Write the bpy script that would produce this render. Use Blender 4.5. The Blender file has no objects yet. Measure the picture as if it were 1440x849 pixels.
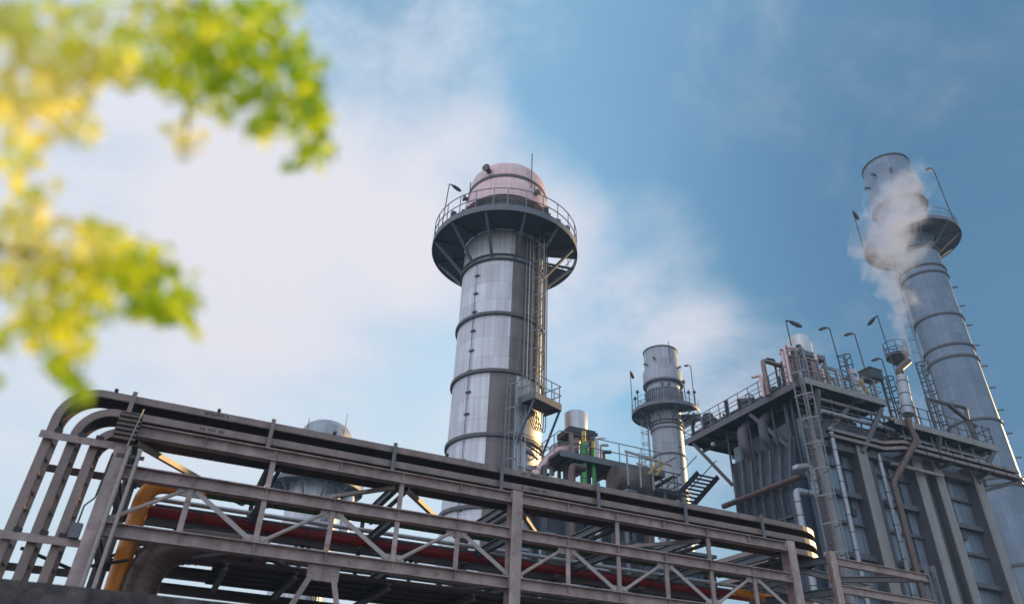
import bpy, math, random
from mathutils import Vector, Matrix
random.seed(7)
V = Vector
R = math.radians
scene = bpy.context.scene
col = scene.collection
# ------------------------------------------------------------------ camera frame
# world: X along the pipe rack, Y away from the viewer, Z up; 1 unit = 1 m
CAM = V((0, 0, 1.7))
F = 980.0            # focal length in photo pixels (1440 wide)
_z = V((67, 1519.5, F)).normalized()
_x = V((2680, -765.5, F)); _x = (_x - _z * _x.dot(_z)).normalized()
_y = V((_z.y*_x.z - _z.z*_x.y, _z.z*_x.x - _z.x*_x.z, _z.x*_x.y - _z.y*_x.x))
if _y.z < 0: _y = -_y
def ray(px, py):
    c = V((px - 720, 424.5 - py, F)).normalized()
    return V((_x.dot(c), _y.dot(c), _z.dot(c)))
def onY(px, py, Y): r = ray(px, py); return CAM + r * (Y / r.y)
def onX(px, py, X): r = ray(px, py); return CAM + r * (X / r.x)
def onZ(px, py, z): r = ray(px, py); return CAM + r * ((z - 1.7) / r.z)
def onD(px, py, d): r = ray(px, py); return CAM + r * (d / math.hypot(r.x, r.y))
def onR(px, py, d): return CAM + ray(px, py) * d

# ------------------------------------------------------------------ materials
def new_mat(name):
    m = bpy.data.materials.new(name); m.use_nodes = True
    nt = m.node_tree
    return m, nt, nt.nodes, nt.links, nt.nodes['Principled BSDF']
def mat(name, c, rough=.5, metal=0., var=.25, scale=1.2, streak=0., c2=None, bump=0., rust=0., plates=None):
    m, nt, N, L, b = new_mat(name)
    tc = N.new('ShaderNodeTexCoord')
    n1 = N.new('ShaderNodeTexNoise'); n1.inputs['Scale'].default_value = scale; n1.inputs['Detail'].default_value = 6
    n1.inputs['Roughness'].default_value = .62
    L.new(tc.outputs['Object'], n1.inputs['Vector'])
    ramp = N.new('ShaderNodeValToRGB'); ramp.color_ramp.elements[0].position = .32; ramp.color_ramp.elements[1].position = .72
    d = c2 or tuple(v * (1 - var) for v in c)
    ramp.color_ramp.elements[0].color = (*d, 1); ramp.color_ramp.elements[1].color = (*c, 1)
    L.new(n1.outputs['Fac'], ramp.inputs['Fac'])
    out = ramp.outputs['Color']
    if streak:
        mp = N.new('ShaderNodeMapping'); mp.inputs['Scale'].default_value = (2.4, 2.4, .09)
        L.new(tc.outputs['Object'], mp.inputs['Vector'])
        n2 = N.new('ShaderNodeTexNoise'); n2.inputs['Scale'].default_value = 1.6; n2.inputs['Detail'].default_value = 5
        L.new(mp.outputs['Vector'], n2.inputs['Vector'])
        r2 = N.new('ShaderNodeMapRange'); r2.inputs['From Min'].default_value = .35; r2.inputs['From Max'].default_value = .7
        r2.inputs['To Min'].default_value = 1 - streak; r2.inputs['To Max'].default_value = 1.04
        L.new(n2.outputs['Fac'], r2.inputs['Value'])
        mx = N.new('ShaderNodeMix'); mx.data_type = 'RGBA'; mx.blend_type = 'MULTIPLY'; mx.inputs['Factor'].default_value = 1
        L.new(out, mx.inputs['A']); L.new(r2.outputs['Result'], mx.inputs['B']); out = mx.outputs['Result']
    if rust:
        n3 = N.new('ShaderNodeTexNoise'); n3.inputs['Scale'].default_value = scale * 2.7; n3.inputs['Detail'].default_value = 8
        L.new(tc.outputs['Object'], n3.inputs['Vector'])
        r3 = N.new('ShaderNodeMapRange'); r3.inputs['From Min'].default_value = .56; r3.inputs['From Max'].default_value = .72
        r3.inputs['To Max'].default_value = rust
        L.new(n3.outputs['Fac'], r3.inputs['Value'])
        mx = N.new('ShaderNodeMix'); mx.data_type = 'RGBA'
        L.new(r3.outputs['Result'], mx.inputs['Factor']); L.new(out, mx.inputs['A']); mx.inputs['B'].default_value = (.16, .075, .035, 1)
        out = mx.outputs['Result']
    if plates:
        # individual sheets differ slightly in tone and meet at thin dark joints
        pw, ph, cyl = plates
        sx = N.new('ShaderNodeSeparateXYZ'); L.new(tc.outputs['Object'], sx.inputs[0])
        def mm(op, a, b_=None):
            q = N.new('ShaderNodeMath'); q.operation = op
            for i, v in enumerate((a, b_)):
                if v is None: continue
                if isinstance(v, (int, float)): q.inputs[i].default_value = v
                else: L.new(v, q.inputs[i])
            return q.outputs[0]
        u = mm('MULTIPLY', mm('ARCTAN2', sx.outputs['Y'], sx.outputs['X']), 1 / pw) if cyl else mm('MULTIPLY', mm('ADD', sx.outputs['X'], sx.outputs['Y']), 1 / pw)
        v = mm('MULTIPLY', sx.outputs['Z'], 1 / ph)
        row = mm('FLOOR', v); u = mm('ADD', u, mm('MULTIPLY', mm('MODULO', row, 2.), .5))
        cb_ = N.new('ShaderNodeCombineXYZ'); L.new(mm('FLOOR', u), cb_.inputs[0]); L.new(row, cb_.inputs[1])
        wn = N.new('ShaderNodeTexWhiteNoise'); wn.noise_dimensions = '2D'; L.new(cb_.outputs[0], wn.inputs['Vector'])
        tone = mm('ADD', mm('MULTIPLY', wn.outputs['Value'], .24), .80)
        jn = mm('MULTIPLY', mm('GREATER_THAN', mm('FRACT', u), .012), mm('GREATER_THAN', mm('FRACT', v), .022))
        tone = mm('MULTIPLY', tone, mm('ADD', mm('MULTIPLY', jn, .3), .7))
        mx = N.new('ShaderNodeMix'); mx.data_type = 'RGBA'; mx.blend_type = 'MULTIPLY'; mx.inputs['Factor'].default_value = 1
        L.new(out, mx.inputs['A']); L.new(tone, mx.inputs['B']); out = mx.outputs['Result']
    L.new(out, b.inputs['Base Color'])
    rr = N.new('ShaderNodeMapRange'); rr.inputs['To Min'].default_value = max(.05, rough - .12); rr.inputs['To Max'].default_value = min(1, rough + .12)
    L.new(n1.outputs['Fac'], rr.inputs['Value']); L.new(rr.outputs['Result'], b.inputs['Roughness'])
    b.inputs['Metallic'].default_value = metal
    if bump:
        bp = N.new('ShaderNodeBump'); bp.inputs['Strength'].default_value = bump; bp.inputs['Distance'].default_value = .02
        n4 = N.new('ShaderNodeTexNoise'); n4.inputs['Scale'].default_value = scale * 4; n4.inputs['Detail'].default_value = 4
        L.new(tc.outputs['Object'], n4.inputs['Vector'])
        L.new(n4.outputs['Fac'], bp.inputs['Height']); L.new(bp.outputs['Normal'], b.inputs['Normal'])
    return m
M = {}
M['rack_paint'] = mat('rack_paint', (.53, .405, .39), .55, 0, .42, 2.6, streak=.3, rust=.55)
M['rack_shaded'] = mat('rack_shaded', (.11, .085, .085), .6, 0, .3, 1.6, rust=.3)  # rack paint with the shade of back and under members in the colour
M['brace_paint'] = mat('brace_paint', (.44, .38, .36), .5, 0, .25, 2.5, rust=.35)
M['galv'] = mat('galv', (.31, .235, .215), .5, .2, .35, 3., streak=.2, rust=.2)
M['tray_bed'] = mat('tray_bed', (.055, .038, .036), .75, 0, .4, 2.0)
M['deck_brown'] = mat('deck_brown', (.06, .045, .042), .8, 0, .45, 1.2, rust=.3)
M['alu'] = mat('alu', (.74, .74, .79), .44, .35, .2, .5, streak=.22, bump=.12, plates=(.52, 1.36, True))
M['alu_hazed'] = mat('alu_hazed', (.22, .29, .39), .5, .25, .18, .4, streak=.15, plates=(.52, 1.36, True))  # silver cladding with the blue haze of distance put into its colour
M['alu_mid'] = mat('alu_mid', (.42, .45, .50), .5, .25, .18, .5, streak=.15, plates=(.52, 1.36, True))
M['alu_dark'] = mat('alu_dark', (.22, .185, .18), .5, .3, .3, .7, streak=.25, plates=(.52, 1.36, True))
M['alu_pink'] = mat('alu_pink', (.82, .58, .58), .5, .25, .18, .6, streak=.15)
M['ring'] = mat('ring', (.13, .125, .135), .6, .2, .3, 2)
M['steel_dark'] = mat('steel_dark', (.07, .075, .09), .6, .2, .35, 2)
M['steel_mid'] = mat('steel_mid', (.17, .175, .20), .55, .3, .3, 2, rust=.2)
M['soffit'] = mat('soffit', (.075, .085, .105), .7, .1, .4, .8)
M['rail'] = mat('rail', (.25, .25, .27), .5, .3, .3, 3)
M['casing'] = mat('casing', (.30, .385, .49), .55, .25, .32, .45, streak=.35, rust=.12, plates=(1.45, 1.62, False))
M['casing_shade'] = mat('casing_shade', (.09, .125, .18), .6, .2, .35, .45, streak=.35, rust=.1, plates=(1.45, 1.62, False))  # casing copy with the duct side's shade put into its colour
M['casing_col'] = mat('casing_col', (.135, .13, .15), .6, .1, .25, .8, streak=.25, rust=.2)
M['casing_flange'] = mat('casing_flange', (.33, .31, .305), .6, .1, .25, .8, streak=.2, rust=.2)
M['lagging'] = mat('lagging', (.40, .43, .48), .42, .5, .25, 2, streak=.15)
M['pipe_brown'] = mat('pipe_brown', (.13, .08, .065), .38, .1, .35, 2, rust=.4)
M['pipe_red'] = mat('pipe_red', (.42, .012, .018), .5, 0, .5, 2.5, rust=.3)
M['pipe_green'] = mat('pipe_green', (.015, .24, .04), .5, 0, .5, 2.5, rust=.2)
M['pipe_green_bright'] = mat('pipe_green_bright', (.05, .38, .08), .5, 0, .3, 1.5)
M['pipe_yellow'] = mat('pipe_yellow', (.85, .27, .006), .40, 0, .3, 1.5, rust=.25)
M['pipe_silver'] = mat('pipe_silver', (.62, .62, .64), .35, .6, .2, 2)
M['black'] = mat('black', (.025, .025, .028), .6, 0, .3, 3)
M['concrete'] = mat('concrete', (.19, .165, .165), .9, 0, .55, 5., c2=(.045, .038, .04), bump=.8, streak=.45)
M['ground'] = mat('ground', (.11, .105, .10), .9, 0, .3, .6)
M['bark'] = mat('bark', (.13, .085, .05), .9, 0, .4, 9, bump=.6)
M['stair_yellow'] = mat('stair_yellow', (.55, .40, .06), .5, 0, .3, 2)
M['white'] = mat('white', (.62, .62, .62), .5, 0, .2, 2)
def leaf_mat(name, stops):
    m, nt, N, L, b = new_mat(name)
    g = N.new('ShaderNodeNewGeometry'); rp = N.new('ShaderNodeValToRGB'); rp.color_ramp.interpolation = 'LINEAR'
    e = rp.color_ramp.elements
    e[0].position = 0; e[0].color = (*stops[0], 1); e[1].position = 1; e[1].color = (*stops[-1], 1)
    for i, s in enumerate(stops[1:-1]):
        k = e.new((i + 1) / (len(stops) - 1)); k.color = (*s, 1)
    L.new(g.outputs['Random Per Island'], rp.inputs['Fac'])
    L.new(rp.outputs['Color'], b.inputs['Base Color']); b.inputs['Roughness'].default_value = .45
    tr = N.new('ShaderNodeBsdfTranslucent'); L.new(rp.outputs['Color'], tr.inputs['Color'])
    mx = N.new('ShaderNodeMixShader'); mx.inputs['Fac'].default_value = .82
    L.new(b.outputs['BSDF'], mx.inputs[1]); L.new(tr.outputs['BSDF'], mx.inputs[2])
    L.new(mx.outputs['Shader'], N['Material Output'].inputs['Surface'])
    return m
M['leaf_green'] = leaf_mat('leaf_green', [(.22, .40, .03), (.34, .52, .03), (.48, .64, .04), (.64, .72, .05)])
M['leaf_lime'] = leaf_mat('leaf_lime', [(.56, .74, .03), (.74, .82, .05), (.88, .88, .08), (.64, .76, .05)])
M['leaf_glow_gold'] = leaf_mat('leaf_glow_gold', [(.86, .92, .10), (.93, .92, .16), (.95, .90, .18), (.96, .95, .45)])  # pale gold of the flare glow put into the leaf colour
M['leaf_glow_amber'] = leaf_mat('leaf_glow_amber', [(.95, .80, .12), (.95, .86, .22), (.96, .92, .38), (.97, .95, .6)])  # amber flare glow painted into the leaves nearest the left edge

# ------------------------------------------------------------------ scene tree helpers
LOC = {}
def thing(name, label, cat, loc=(0, 0, 0), group=None):
    o = bpy.data.objects.new(name, None); col.objects.link(o); o.empty_display_size = .3
    o.location = loc; o['label'] = label; o['category'] = cat
    if group: o['group'] = group
    LOC[o.name] = V(loc)
    return o
def tag(o, label=None, cat=None, group=None, kind=None):
    for k, v in (('label', label), ('category', cat), ('group', group), ('kind', kind)):
        if v: o[k] = v
    return o
class MB:
    def __init__(s): s.v = []; s.f = []
    def add(s, vs, fs):
        n = len(s.v); s.v += [V(p) for p in vs]; s.f += [tuple(i + n for i in f) for f in fs]; return s
    def bx(s, x0, x1, y0, y1, z0, z1):
        return s.add([(x, y, z) for z in (z0, z1) for y in (y0, y1) for x in (x0, x1)],
                     [(0, 2, 3, 1), (4, 5, 7, 6), (0, 1, 5, 4), (2, 6, 7, 3), (0, 4, 6, 2), (1, 3, 7, 5)])
    def bar(s, p, q, w, h, up=(0, 0, 1)):
        p, q = V(p), V(q); t = (q - p).normalized(); up = V(up)
        if abs(t.dot(up)) > .98: up = V((0, 1, 0))
        sd = t.cross(up).normalized(); u = sd.cross(t).normalized()
        vs = [c + sd * a * w / 2 + u * b * h / 2 for c in (p, q) for b in (-1, 1) for a in (-1, 1)]
        return s.add(vs, [(0, 2, 3, 1), (4, 5, 7, 6), (0, 1, 5, 4), (2, 6, 7, 3), (0, 4, 6, 2), (1, 3, 7, 5)])
    def ibeam(s, p, q, h, b, tf=.02, tw=.016, up=(0, 0, 1)):
        p, q = V(p), V(q); t = (q - p).normalized(); up = V(up)
        if abs(t.dot(up)) > .98: up = V((0, 1, 0))
        sd = t.cross(up).normalized(); u = sd.cross(t).normalized()
        o = u * (h - tf) / 2
        s.bar(p + o, q + o, b, tf, u); s.bar(p - o, q - o, b, tf, u); s.bar(p, q, tw, h - 2 * tf, u)
        return s
    def sweep(s, path, ups, w, h, off=0., side=0.):
        n = len(path); vs = []
        for i in range(n):
            p = V(path[i]); u = V(ups[i])
            t = (V(path[min(i + 1, n - 1)]) - V(path[max(i - 1, 0)])).normalized()
            sd = t.cross(u).normalized(); c = p + u * off + sd * side
            vs += [c - sd * w / 2 - u * h / 2, c + sd * w / 2 - u * h / 2, c + sd * w / 2 + u * h / 2, c - sd * w / 2 + u * h / 2]
        fs = [(0, 1, 2, 3), (4 * n - 1, 4 * n - 2, 4 * n - 3, 4 * n - 4)]
        for i in range(n - 1):
            for k in range(4):
                a, b = 4 * i + k, 4 * i + (k + 1) % 4; fs.append((a, a + 4, b + 4, b))
        return s.add(vs, fs)
    def tube(s, path, r, n=8, cap=True, closed=False):
        path = [V(p) for p in path]; m = len(path); rs = r if isinstance(r, (list, tuple)) else [r] * m
        ref = None; vs = []
        for i in range(m):
            if closed: t = (path[(i + 1) % m] - path[i - 1]).normalized()
            else: t = (path[min(i + 1, m - 1)] - path[max(i - 1, 0)]).normalized()
            if ref is None:
                ref = V((0, 0, 1)) if abs(t.z) < .9 else V((1, 0, 0))
            ref = (ref - t * ref.dot(t)).normalized(); bi = t.cross(ref)
            for k in range(n):
                a = 2 * math.pi * k / n; vs.append(path[i] + (ref * math.cos(a) + bi * math.sin(a)) * rs[i])
        fs = []
        for i in range(m if closed else m - 1):
            j = (i + 1) % m
            for k in range(n):
                fs.append((i * n + k, i * n + (k + 1) % n, j * n + (k + 1) % n, j * n + k))
        if cap and not closed:
            fs += [tuple(range(n - 1, -1, -1)), tuple(range((m - 1) * n, m * n))]
        return s.add(vs, fs)
    def lathe(s, c, prof, n=48, a0=0., a1=2 * math.pi, close_prof=False):
        full = abs(a1 - a0 - 2 * math.pi) < 1e-6; k = n if full else n + 1; m = len(prof); vs = []
        for i in range(k):
            a = a0 + (a1 - a0) * i / n
            for r, z in prof: vs.append(V((c[0] + r * math.cos(a), c[1] + r * math.sin(a), z)))
        fs = []
        for i in range(n):
            j = (i + 1) % k
            for q in range(m if close_prof else m - 1):
                q2 = (q + 1) % m
                fs.append((i * m + q, j * m + q, j * m + q2, i * m + q2))
        if close_prof and not full: fs += [tuple(range(m)), tuple(range((k - 1) * m + m - 1, (k - 1) * m - 1, -1))]
        return s.add(vs, fs)
    def build(s, name, m, parent=None, smooth=False, loc=None):
        o0 = V(loc) if loc is not None else (LOC[parent.name] if parent else V((0, 0, 0)))
        me = bpy.data.meshes.new(name); me.from_pydata([tuple(p - o0) for p in s.v], [], s.f)
        me.materials.append(M[m] if isinstance(m, str) else m); me.validate(); me.update()
        if smooth:
            me.polygons.foreach_set('use_smooth', [True] * len(me.polygons))
            me.set_sharp_from_angle(angle=R(38))
        o = bpy.data.objects.new(name, me); col.objects.link(o)
        if parent: o.parent = parent
        else: o.location = o0
        LOC[o.name] = o0
        return o
def kids(o): return [c for c in bpy.data.objects if c.parent == o]
def copy_tree(o, parent=None):
    c = o.copy(); col.objects.link(c); c.parent = parent
    for ch in kids(o): copy_tree(ch, c)
    return c
def fillet(pts, rad, k=6):
    pts = [V(p) for p in pts]; out = [pts[0]]
    for a, b, c in zip(pts, pts[1:], pts[2:]):
        d1 = (a - b).normalized(); d2 = (c - b).normalized(); ang = d1.angle(d2)
        t = min(rad / math.tan(ang / 2), (a - b).length * .49, (c - b).length * .49)
        p, q = b + d1 * t, b + d2 * t
        for i in range(k + 1):
            u = i / k; out.append(p * (1 - u) ** 2 + b * 2 * u * (1 - u) + q * u * u)
    return out + [pts[-1]]
def rail_mb(path, h=1.1, step=1.3, r=.024, closed=False, mid=True, toe=True):
    m = MB(); path = [V(p) for p in path]; up = V((0, 0, 1))
    for hh in ((h, h * .52) if mid else (h,)): m.tube([p + up * hh for p in path], r, 6, closed=closed)
    seg = list(zip(path, path[1:] + ([path[0]] if closed else [])))
    acc = 0.; m.tube([path[0], path[0] + up * h], r, 6)
    for a, b in seg:
        L = (b - a).length; d = step - acc
        while d <= L + 1e-6:
            p = a + (b - a) * (d / L); m.tube([p, p + up * h], r, 6); d += step
        acc = (acc + L) % step
        if toe: m.bar(a + up * .07, b + up * .07, .012, .14)
    return m
def ladder_mb(foot, top, side, out, w=.5, cage=True, c0=2.3, hoop=1.0, r=.03, rung=.33, depth=.75, straps=5):
    """foot/top centre points; side = unit vector across; out = unit vector away from wall. Returns (ladder, cage)"""
    lad, cg = MB(), MB(); foot, top, side, out = V(foot), V(top), V(side), V(out); t = (top - foot); L = t.length; t.normalize()
    for s_ in (-1, 1): lad.bar(foot + side * s_ * w / 2, top + side * s_ * w / 2, .05, .07, out)
    d = .2
    while d < L: lad.tube([foot + t * d - side * w / 2, foot + t * d + side * w / 2], r * .6, 5); d += rung
    if cage:
        d = c0; hs = []
        def hp(a, d): return foot + t * d + side * math.cos(a) * w * .72 + out * math.sin(a) * depth
        while d <= L + .01:
            cg.sweep([hp(math.pi * i / 12, d) for i in range(13)], [t] * 13, .02, .07); hs.append(d); d += hoop
        if hs:
            for k in range(straps):
                a = math.pi * (k / (straps - 1)) * .92 + .12
                cg.bar(hp(a, hs[0]), hp(a, hs[-1]), .05, .02, out)
    return lad, cg

# ------------------------------------------------------------------ ground
g = MB().add([(-1500, -1500, 0), (1500, -1500, 0), (1500, 1500, 0), (-1500, 1500, 0)], [(0, 1, 2, 3)]).build('ground', 'ground')
tag(g, kind='structure')

# ------------------------------------------------------------------ pipe rack
YF, YB = 14.0, 17.2
COLX = (-1.5, 6.35, 14.15)
ZT, ZM, ZB = 6.415, 5.645, 4.64       # chord centre heights
rack = thing('pipe_rack', 'long grey pink steel pipe rack of open girders crossing the lower frame', 'pipe rack', (6, 15.6, 0))
def rk(mb, name, m='rack_paint', label=None, smooth=False):
    o = mb.build(name, m, rack, smooth)
    if label: o['label'] = label
    return o
for x in COLX:
    for y, m_ in ((YF, 'rack_paint'), (YB, 'rack_shaded')):
        c_ = MB(); top = 6.56
        s_ = -1 if y == YF else 1
        c_.bx(x - .125, x + .125, y + s_ * .13 - .012, y + s_ * .13 + .012, 0, top)      # outer flange
        c_.bx(x - .125, x + .125, y - s_ * .13 - .012, y - s_ * .13 + .012, 0, top)
        c_.bx(x - .01, x + .01, y - .117, y + .117, 0, top)
        c_.bx(x - .2, x + .2, y - .2, y + .2, 0, .03)
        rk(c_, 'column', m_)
for bay in range(2):
    x0, x1 = COLX[bay] + .13, COLX[bay + 1] - .13
    for y, m_ in ((YF, 'rack_paint'), (YB, 'rack_shaded')):
        for z in (ZT, ZM, ZB):
            b_ = MB().ibeam((x0, y, z), (x1, y, z), .23, .23, .018, .02)
            if y == YF:
                for xx in (x0 + .006, x1 - .006): b_.bx(xx - .006, xx + .006, y - .105, y + .105, z - .095, z + .095)
                for xx in (x0 + .06, x1 - .06):     # splice bolts
                    for i in range(2):
                        for k in range(3): b_.bx(xx - .02 + i * .06 * (1 if xx < 5 else -1), xx + .012 + i * .06 * (1 if xx < 5 else -1), y - .03, y - .009, z - .07 + k * .055, z - .042 + k * .055)
                for i in range(1, 6):              # stiffener plates in the web
                    xx = COLX[bay] + (COLX[bay + 1] - COLX[bay]) * i / 6
                    b_.bx(xx - .006, xx + .006, y - .09, y - .0101, z - .096, z + .096)
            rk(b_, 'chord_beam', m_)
    px_ = [COLX[bay] + (COLX[bay + 1] - COLX[bay]) * i / 6 for i in range(7)]
    for y, m_ in ((YF, 'rack_paint'), (YB, 'rack_shaded')):
        for i in range(1, 6):
            p_ = MB(); x = px_[i]
            p_.bx(x - .05, x + .05, y - .055, y - .043, ZB + .116, ZM - .116); p_.bx(x - .006, x + .006, y - .0425, y + .05, ZB + .116, ZM - .116)
            rk(p_, 'post', m_)
        for i in (2, 4):
            p_ = MB(); x = px_[i]
            p_.bx(x - .05, x + .05, y - .055, y - .043, ZM + .116, ZT - .116); p_.bx(x - .006, x + .006, y - .0425, y + .05, ZM + .116, ZT - .116)
            rk(p_, 'post', m_)
        for i in range(6):
            a, b = (px_[i], px_[i + 1]); up_ = i % 2 == 0
            p = V((a + .10, y, (ZB + .15) if up_ else (ZM - .15))); q = V((b - .10, y, (ZM - .15) if up_ else (ZB + .15)))
            d_ = MB()
            if up_: d_.tube([p, q], .036, 10)
            else: d_.bar(p + V((0, -.03, 0)), q + V((0, -.03, 0)), .012, .085); d_.bar(p + V((0, .01, .04)), q + V((0, .01, .04)), .07, .012)
            rk(d_, 'diagonal_brace', 'brace_paint' if y == YF else 'rack_shaded', smooth=up_)
            if y == YF:
                for pt, zz in ((p, 1 if up_ else -1), (q, -1 if up_ else 1)):
                    z0 = ZB + .117 if pt.z < 5.1 else ZM - .117 - .13
                    gp = MB().bx(pt.x - .13, pt.x + .13, y - .014, y - .004, z0, z0 + .13)
                    rk(gp, 'gusset_plate', 'brace_paint')
# transverse beams and plan bracing between the two trusses
for bay in range(2):
    px_ = [COLX[bay] + (COLX[bay + 1] - COLX[bay]) * i / 6 for i in range(7)]
    for i in (0, 2, 4, 6) if bay else (0, 2, 4):
        for z in ((ZT - .06), ZM, ZB - .02):
            rk(MB().ibeam((px_[i], YF + .13, z), (px_[i], YB - .13, z), .18, .12), 'cross_beam', 'steel_mid')
        rk(MB().bar((px_[i] + .16, YF + .2, ZT - .2), (px_[i] + .16, YB - .2, ZT - .2), .07, .07), 'cross_beam', 'steel_dark')
    zz = ZT - .22
    for i in (0, 2, 4):
        a, b = px_[i], px_[i + 2]
        if i % 4 == 0: p, q = V((a + .15, YF + .1, zz)), V((b - .2, YB - .1, zz))
        else: p, q = V((b - .15, YF + .1, zz)), V((a + .2, YB - .1, zz))
        rk(MB().bar(p, q, .09, .012).bar(p + V((.04, 0, .05)), q + V((.04, 0, .05)), .012, .09), 'plan_brace', 'brace_paint')
    for i in (0, 2, 4):
        a, b = px_[i], px_[i + 2]; zz = ZB - .05
        p, q = (V((a + .15, YF + .1, zz)), V((b - .2, YB - .1, zz))) if i % 4 else (V((b - .15, YF + .1, zz)), V((a + .2, YB - .1, zz)))
        rk(MB().bar(p, q, .09, .06), 'plan_brace', 'rack_shaded')
# lower level beams behind and below the deck
rk(MB().ibeam((-1.3, YB, 4.32), (14, YB, 4.2), .2, .14), 'lower_beam', 'rack_shaded')
rk(MB().ibeam((-1.3, YB - 1.2, 3.35), (14, YB - 1.2, 3.35), .22, .16), 'lower_beam', 'rack_shaded')
for k, xc in enumerate((2.45, 10.25)):          # inverted-V knee braces hung on a gusset under the bottom chord
    rk(MB().bx(xc - .30, xc + .30, YF - .012, YF + .004, ZB - .40, ZB - .117).bx(xc - .006, xc + .006, YF - .05, YF - .0125, ZB - .40, ZB - .118), 'gusset_plate')
    for s_ in (-1, 1):
        p = V((xc + s_ * .16, YF - .03, ZB - .18)); q = V((xc + s_ * 1.35, YF - .03, 1.8)) if s_ < 0 else V((xc + s_ * .95, YF - .03, 1.8))
        b_ = MB().bar(p, q, .014, .10).bar(p + V((.035, .045, 0)), q + V((.035, .045, 0)), .08, .014)
        for j in range(3):
            e = p + (q - p).normalized() * (.03 + j * .075); b_.bx(e.x - .018, e.x + .018, YF - .058, YF - .0375, e.z - .018, e.z + .018)
        rk(b_, 'knee_brace')
# right-hand low extension frame
EX = 15.6
rk(MB().ibeam((EX, YF, 0), (EX, YF, 6.5), .2, .2, .02, .015, (0, 1, 0)), 'column', 'rack_paint')
for z in (6.27, 5.58):
    rk(MB().ibeam((EX + .11, YF, z), (19.2, YF, z - .03), .2, .14), 'chord_beam', 'rack_paint')
    rk(MB().ibeam((14.3, YF + .9, z), (19.1, YF + 1.9, z), .18, .12), 'cross_beam', 'steel_mid')
rk(MB().ibeam((14.28, YF + 1.2, 6.1), (EX - .1, YF + .05, 6.28), .18, .12), 'cross_beam', 'steel_dark')
rk(MB().ibeam((14.28, YF + 1.2, 5.3), (EX - .1, YF + .05, 5.5), .18, .12), 'cross_beam', 'steel_dark')
rk(MB().ibeam((17.0, YF + 1.5, 6.2), (19.15, YF + .1, 6.24), .16, .12), 'cross_beam', 'steel_mid')
for x in (19.25, 19.55): rk(MB().bar((x, YF, 0), (x, YF, 6.62), .09, .09), 'post', 'steel_mid')
for z in (6.3, 5.9, 5.5): rk(MB().bar((19.26, YF + .06, z), (19.55, YF + .06, z), .03, .06), 'rung', 'steel_mid')
# tray carriers standing on the top chord
for x in (-1.62, .95, 3.5, 6.0, 8.5, 11.0, 13.43):
    rk(MB().bx(x - .04, x + .04, YF - .012, YF + .0, 6.54, 7.16).bx(x - .006, x + .006, YF + .0005, YF + .07, 6.54, 7.16), 'tray_carrier', 'galv' if x < 3.4 else 'steel_mid')
# carriers of the falling trays at the left end
for z in (6.08, 4.36):
    b_ = MB().bx(-2.84, -1.64, YF - .03, YF - .01, z - .065, z + .065).bx(-2.84, -1.64, YF - .0095, YF + .06, z + .045, z + .065)
    rk(b_, 'tray_carrier', 'rack_paint')
    b_ = MB().bx(-2.84, -1.5, YF + .78, YF + .86, z - .4, z - .28)
    rk(b_, 'tray_carrier', 'rack_shaded')
    for x in (-2.58, -2.2, -1.92):
        rk(MB().bx(x - .06, x + .06, YF - .05, YF + .02, z + .066, z + .13), 'clamp', 'black')
rk(MB().bx(-2.9, -1.5, YF + .3, YF + .4, 3.5, 3.62), 'tray_carrier', 'rack_shaded')

# ------------------------------------------------------------------ cable trays (three, one above another)
def tray(z, xv, rad, label, w=.58, xend=14.7):
    t = thing('cable_tray', label, 'cable tray', (6, YF + .4, z), 'cable trays along the top of the rack')
    def path(y, rh):
        P, U = [], []
        for zz in (.2, 2.5, 4.2, z - rad - .4):
            P.append(V((xv, y, zz))); U.append(V((-1, 0, 0)))
        for i in range(15):
            a = math.pi / 2 * i / 14; c = V((xv + rad, y, z - rad))
            n_ = V((-math.cos(a), 0, math.sin(a))); P.append(c + n_ * rad); U.append(n_)
        x = xv + rad + .5
        while x < xend: P.append(V((x, y, z))); U.append(V((0, 0, 1))); x += 1.6
        for i in range(11):
            a = math.pi / 2 * i / 10
            P.append(V((xend + rh * math.sin(a), YF + 1.55 - rh * math.cos(a), z))); U.append(V((0, 0, 1)))
        P.append(V((xend + rh, YF + 4.5, z))); U.append(V((0, 0, 1)))
        return P, U
    hgt = .135
    for yy, rh in ((YF + .10, 1.45), (YF + .10 + w, 1.45 - w)):
        P, U = path(yy, rh)
        b_ = MB().sweep(P, U, .016, hgt)
        s_ = -1 if yy < YF + .3 else 1
        b_.sweep(P, U, .022, .014, off=hgt / 2, side=-s_ * -.02).sweep(P, U, .022, .014, off=-hgt / 2, side=-s_ * -.02)
        b_.sweep(P, U, .012, .016, off=.02, side=-s_ * -.012)
        b_.build('side_rail', 'galv', t)
    P, U = path(YF + .10 + w / 2, 1.45 - w / 2)
    k = 4
    MB().sweep(P[k:], U[k:], w - .05, .014, off=-.055).build('tray_bed', 'tray_bed', t)
    b_ = MB(); zz = 1.
    while zz < z - rad: b_.bx(xv - .012, xv + .03, YF + .115, YF + .085 + w, zz, zz + .03); zz += .30
    b_.build('rung', 'galv', t)
    c_ = MB()
    for i in range(5):
        yy = YF + .2 + i * .09; P, U = path(yy, 1.35 - i * .09)
        c_.tube([p - u * .02 + V((0, random.uniform(-.012, .012), 0)) for p, u in zip(P[k:], U[k:])], .022, 6)
    c_.build('cables', 'black', t)
    # splice plates
    for x in (.2, 3.0, 5.6, 8.2, 10.6, 12.8): MB().bx(x - .09, x + .09, YF + .083, YF + .0905, z - .045, z + .045).build('splice_plate', 'galv', t)
    return t
T1 = tray(7.05, -2.72, .62, 'topmost of the three galvanised cable trays, its bend outermost at the left end')
T2 = tray(6.73, -2.34, .55, 'middle of the three galvanised cable trays bending down at the left end')
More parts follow.
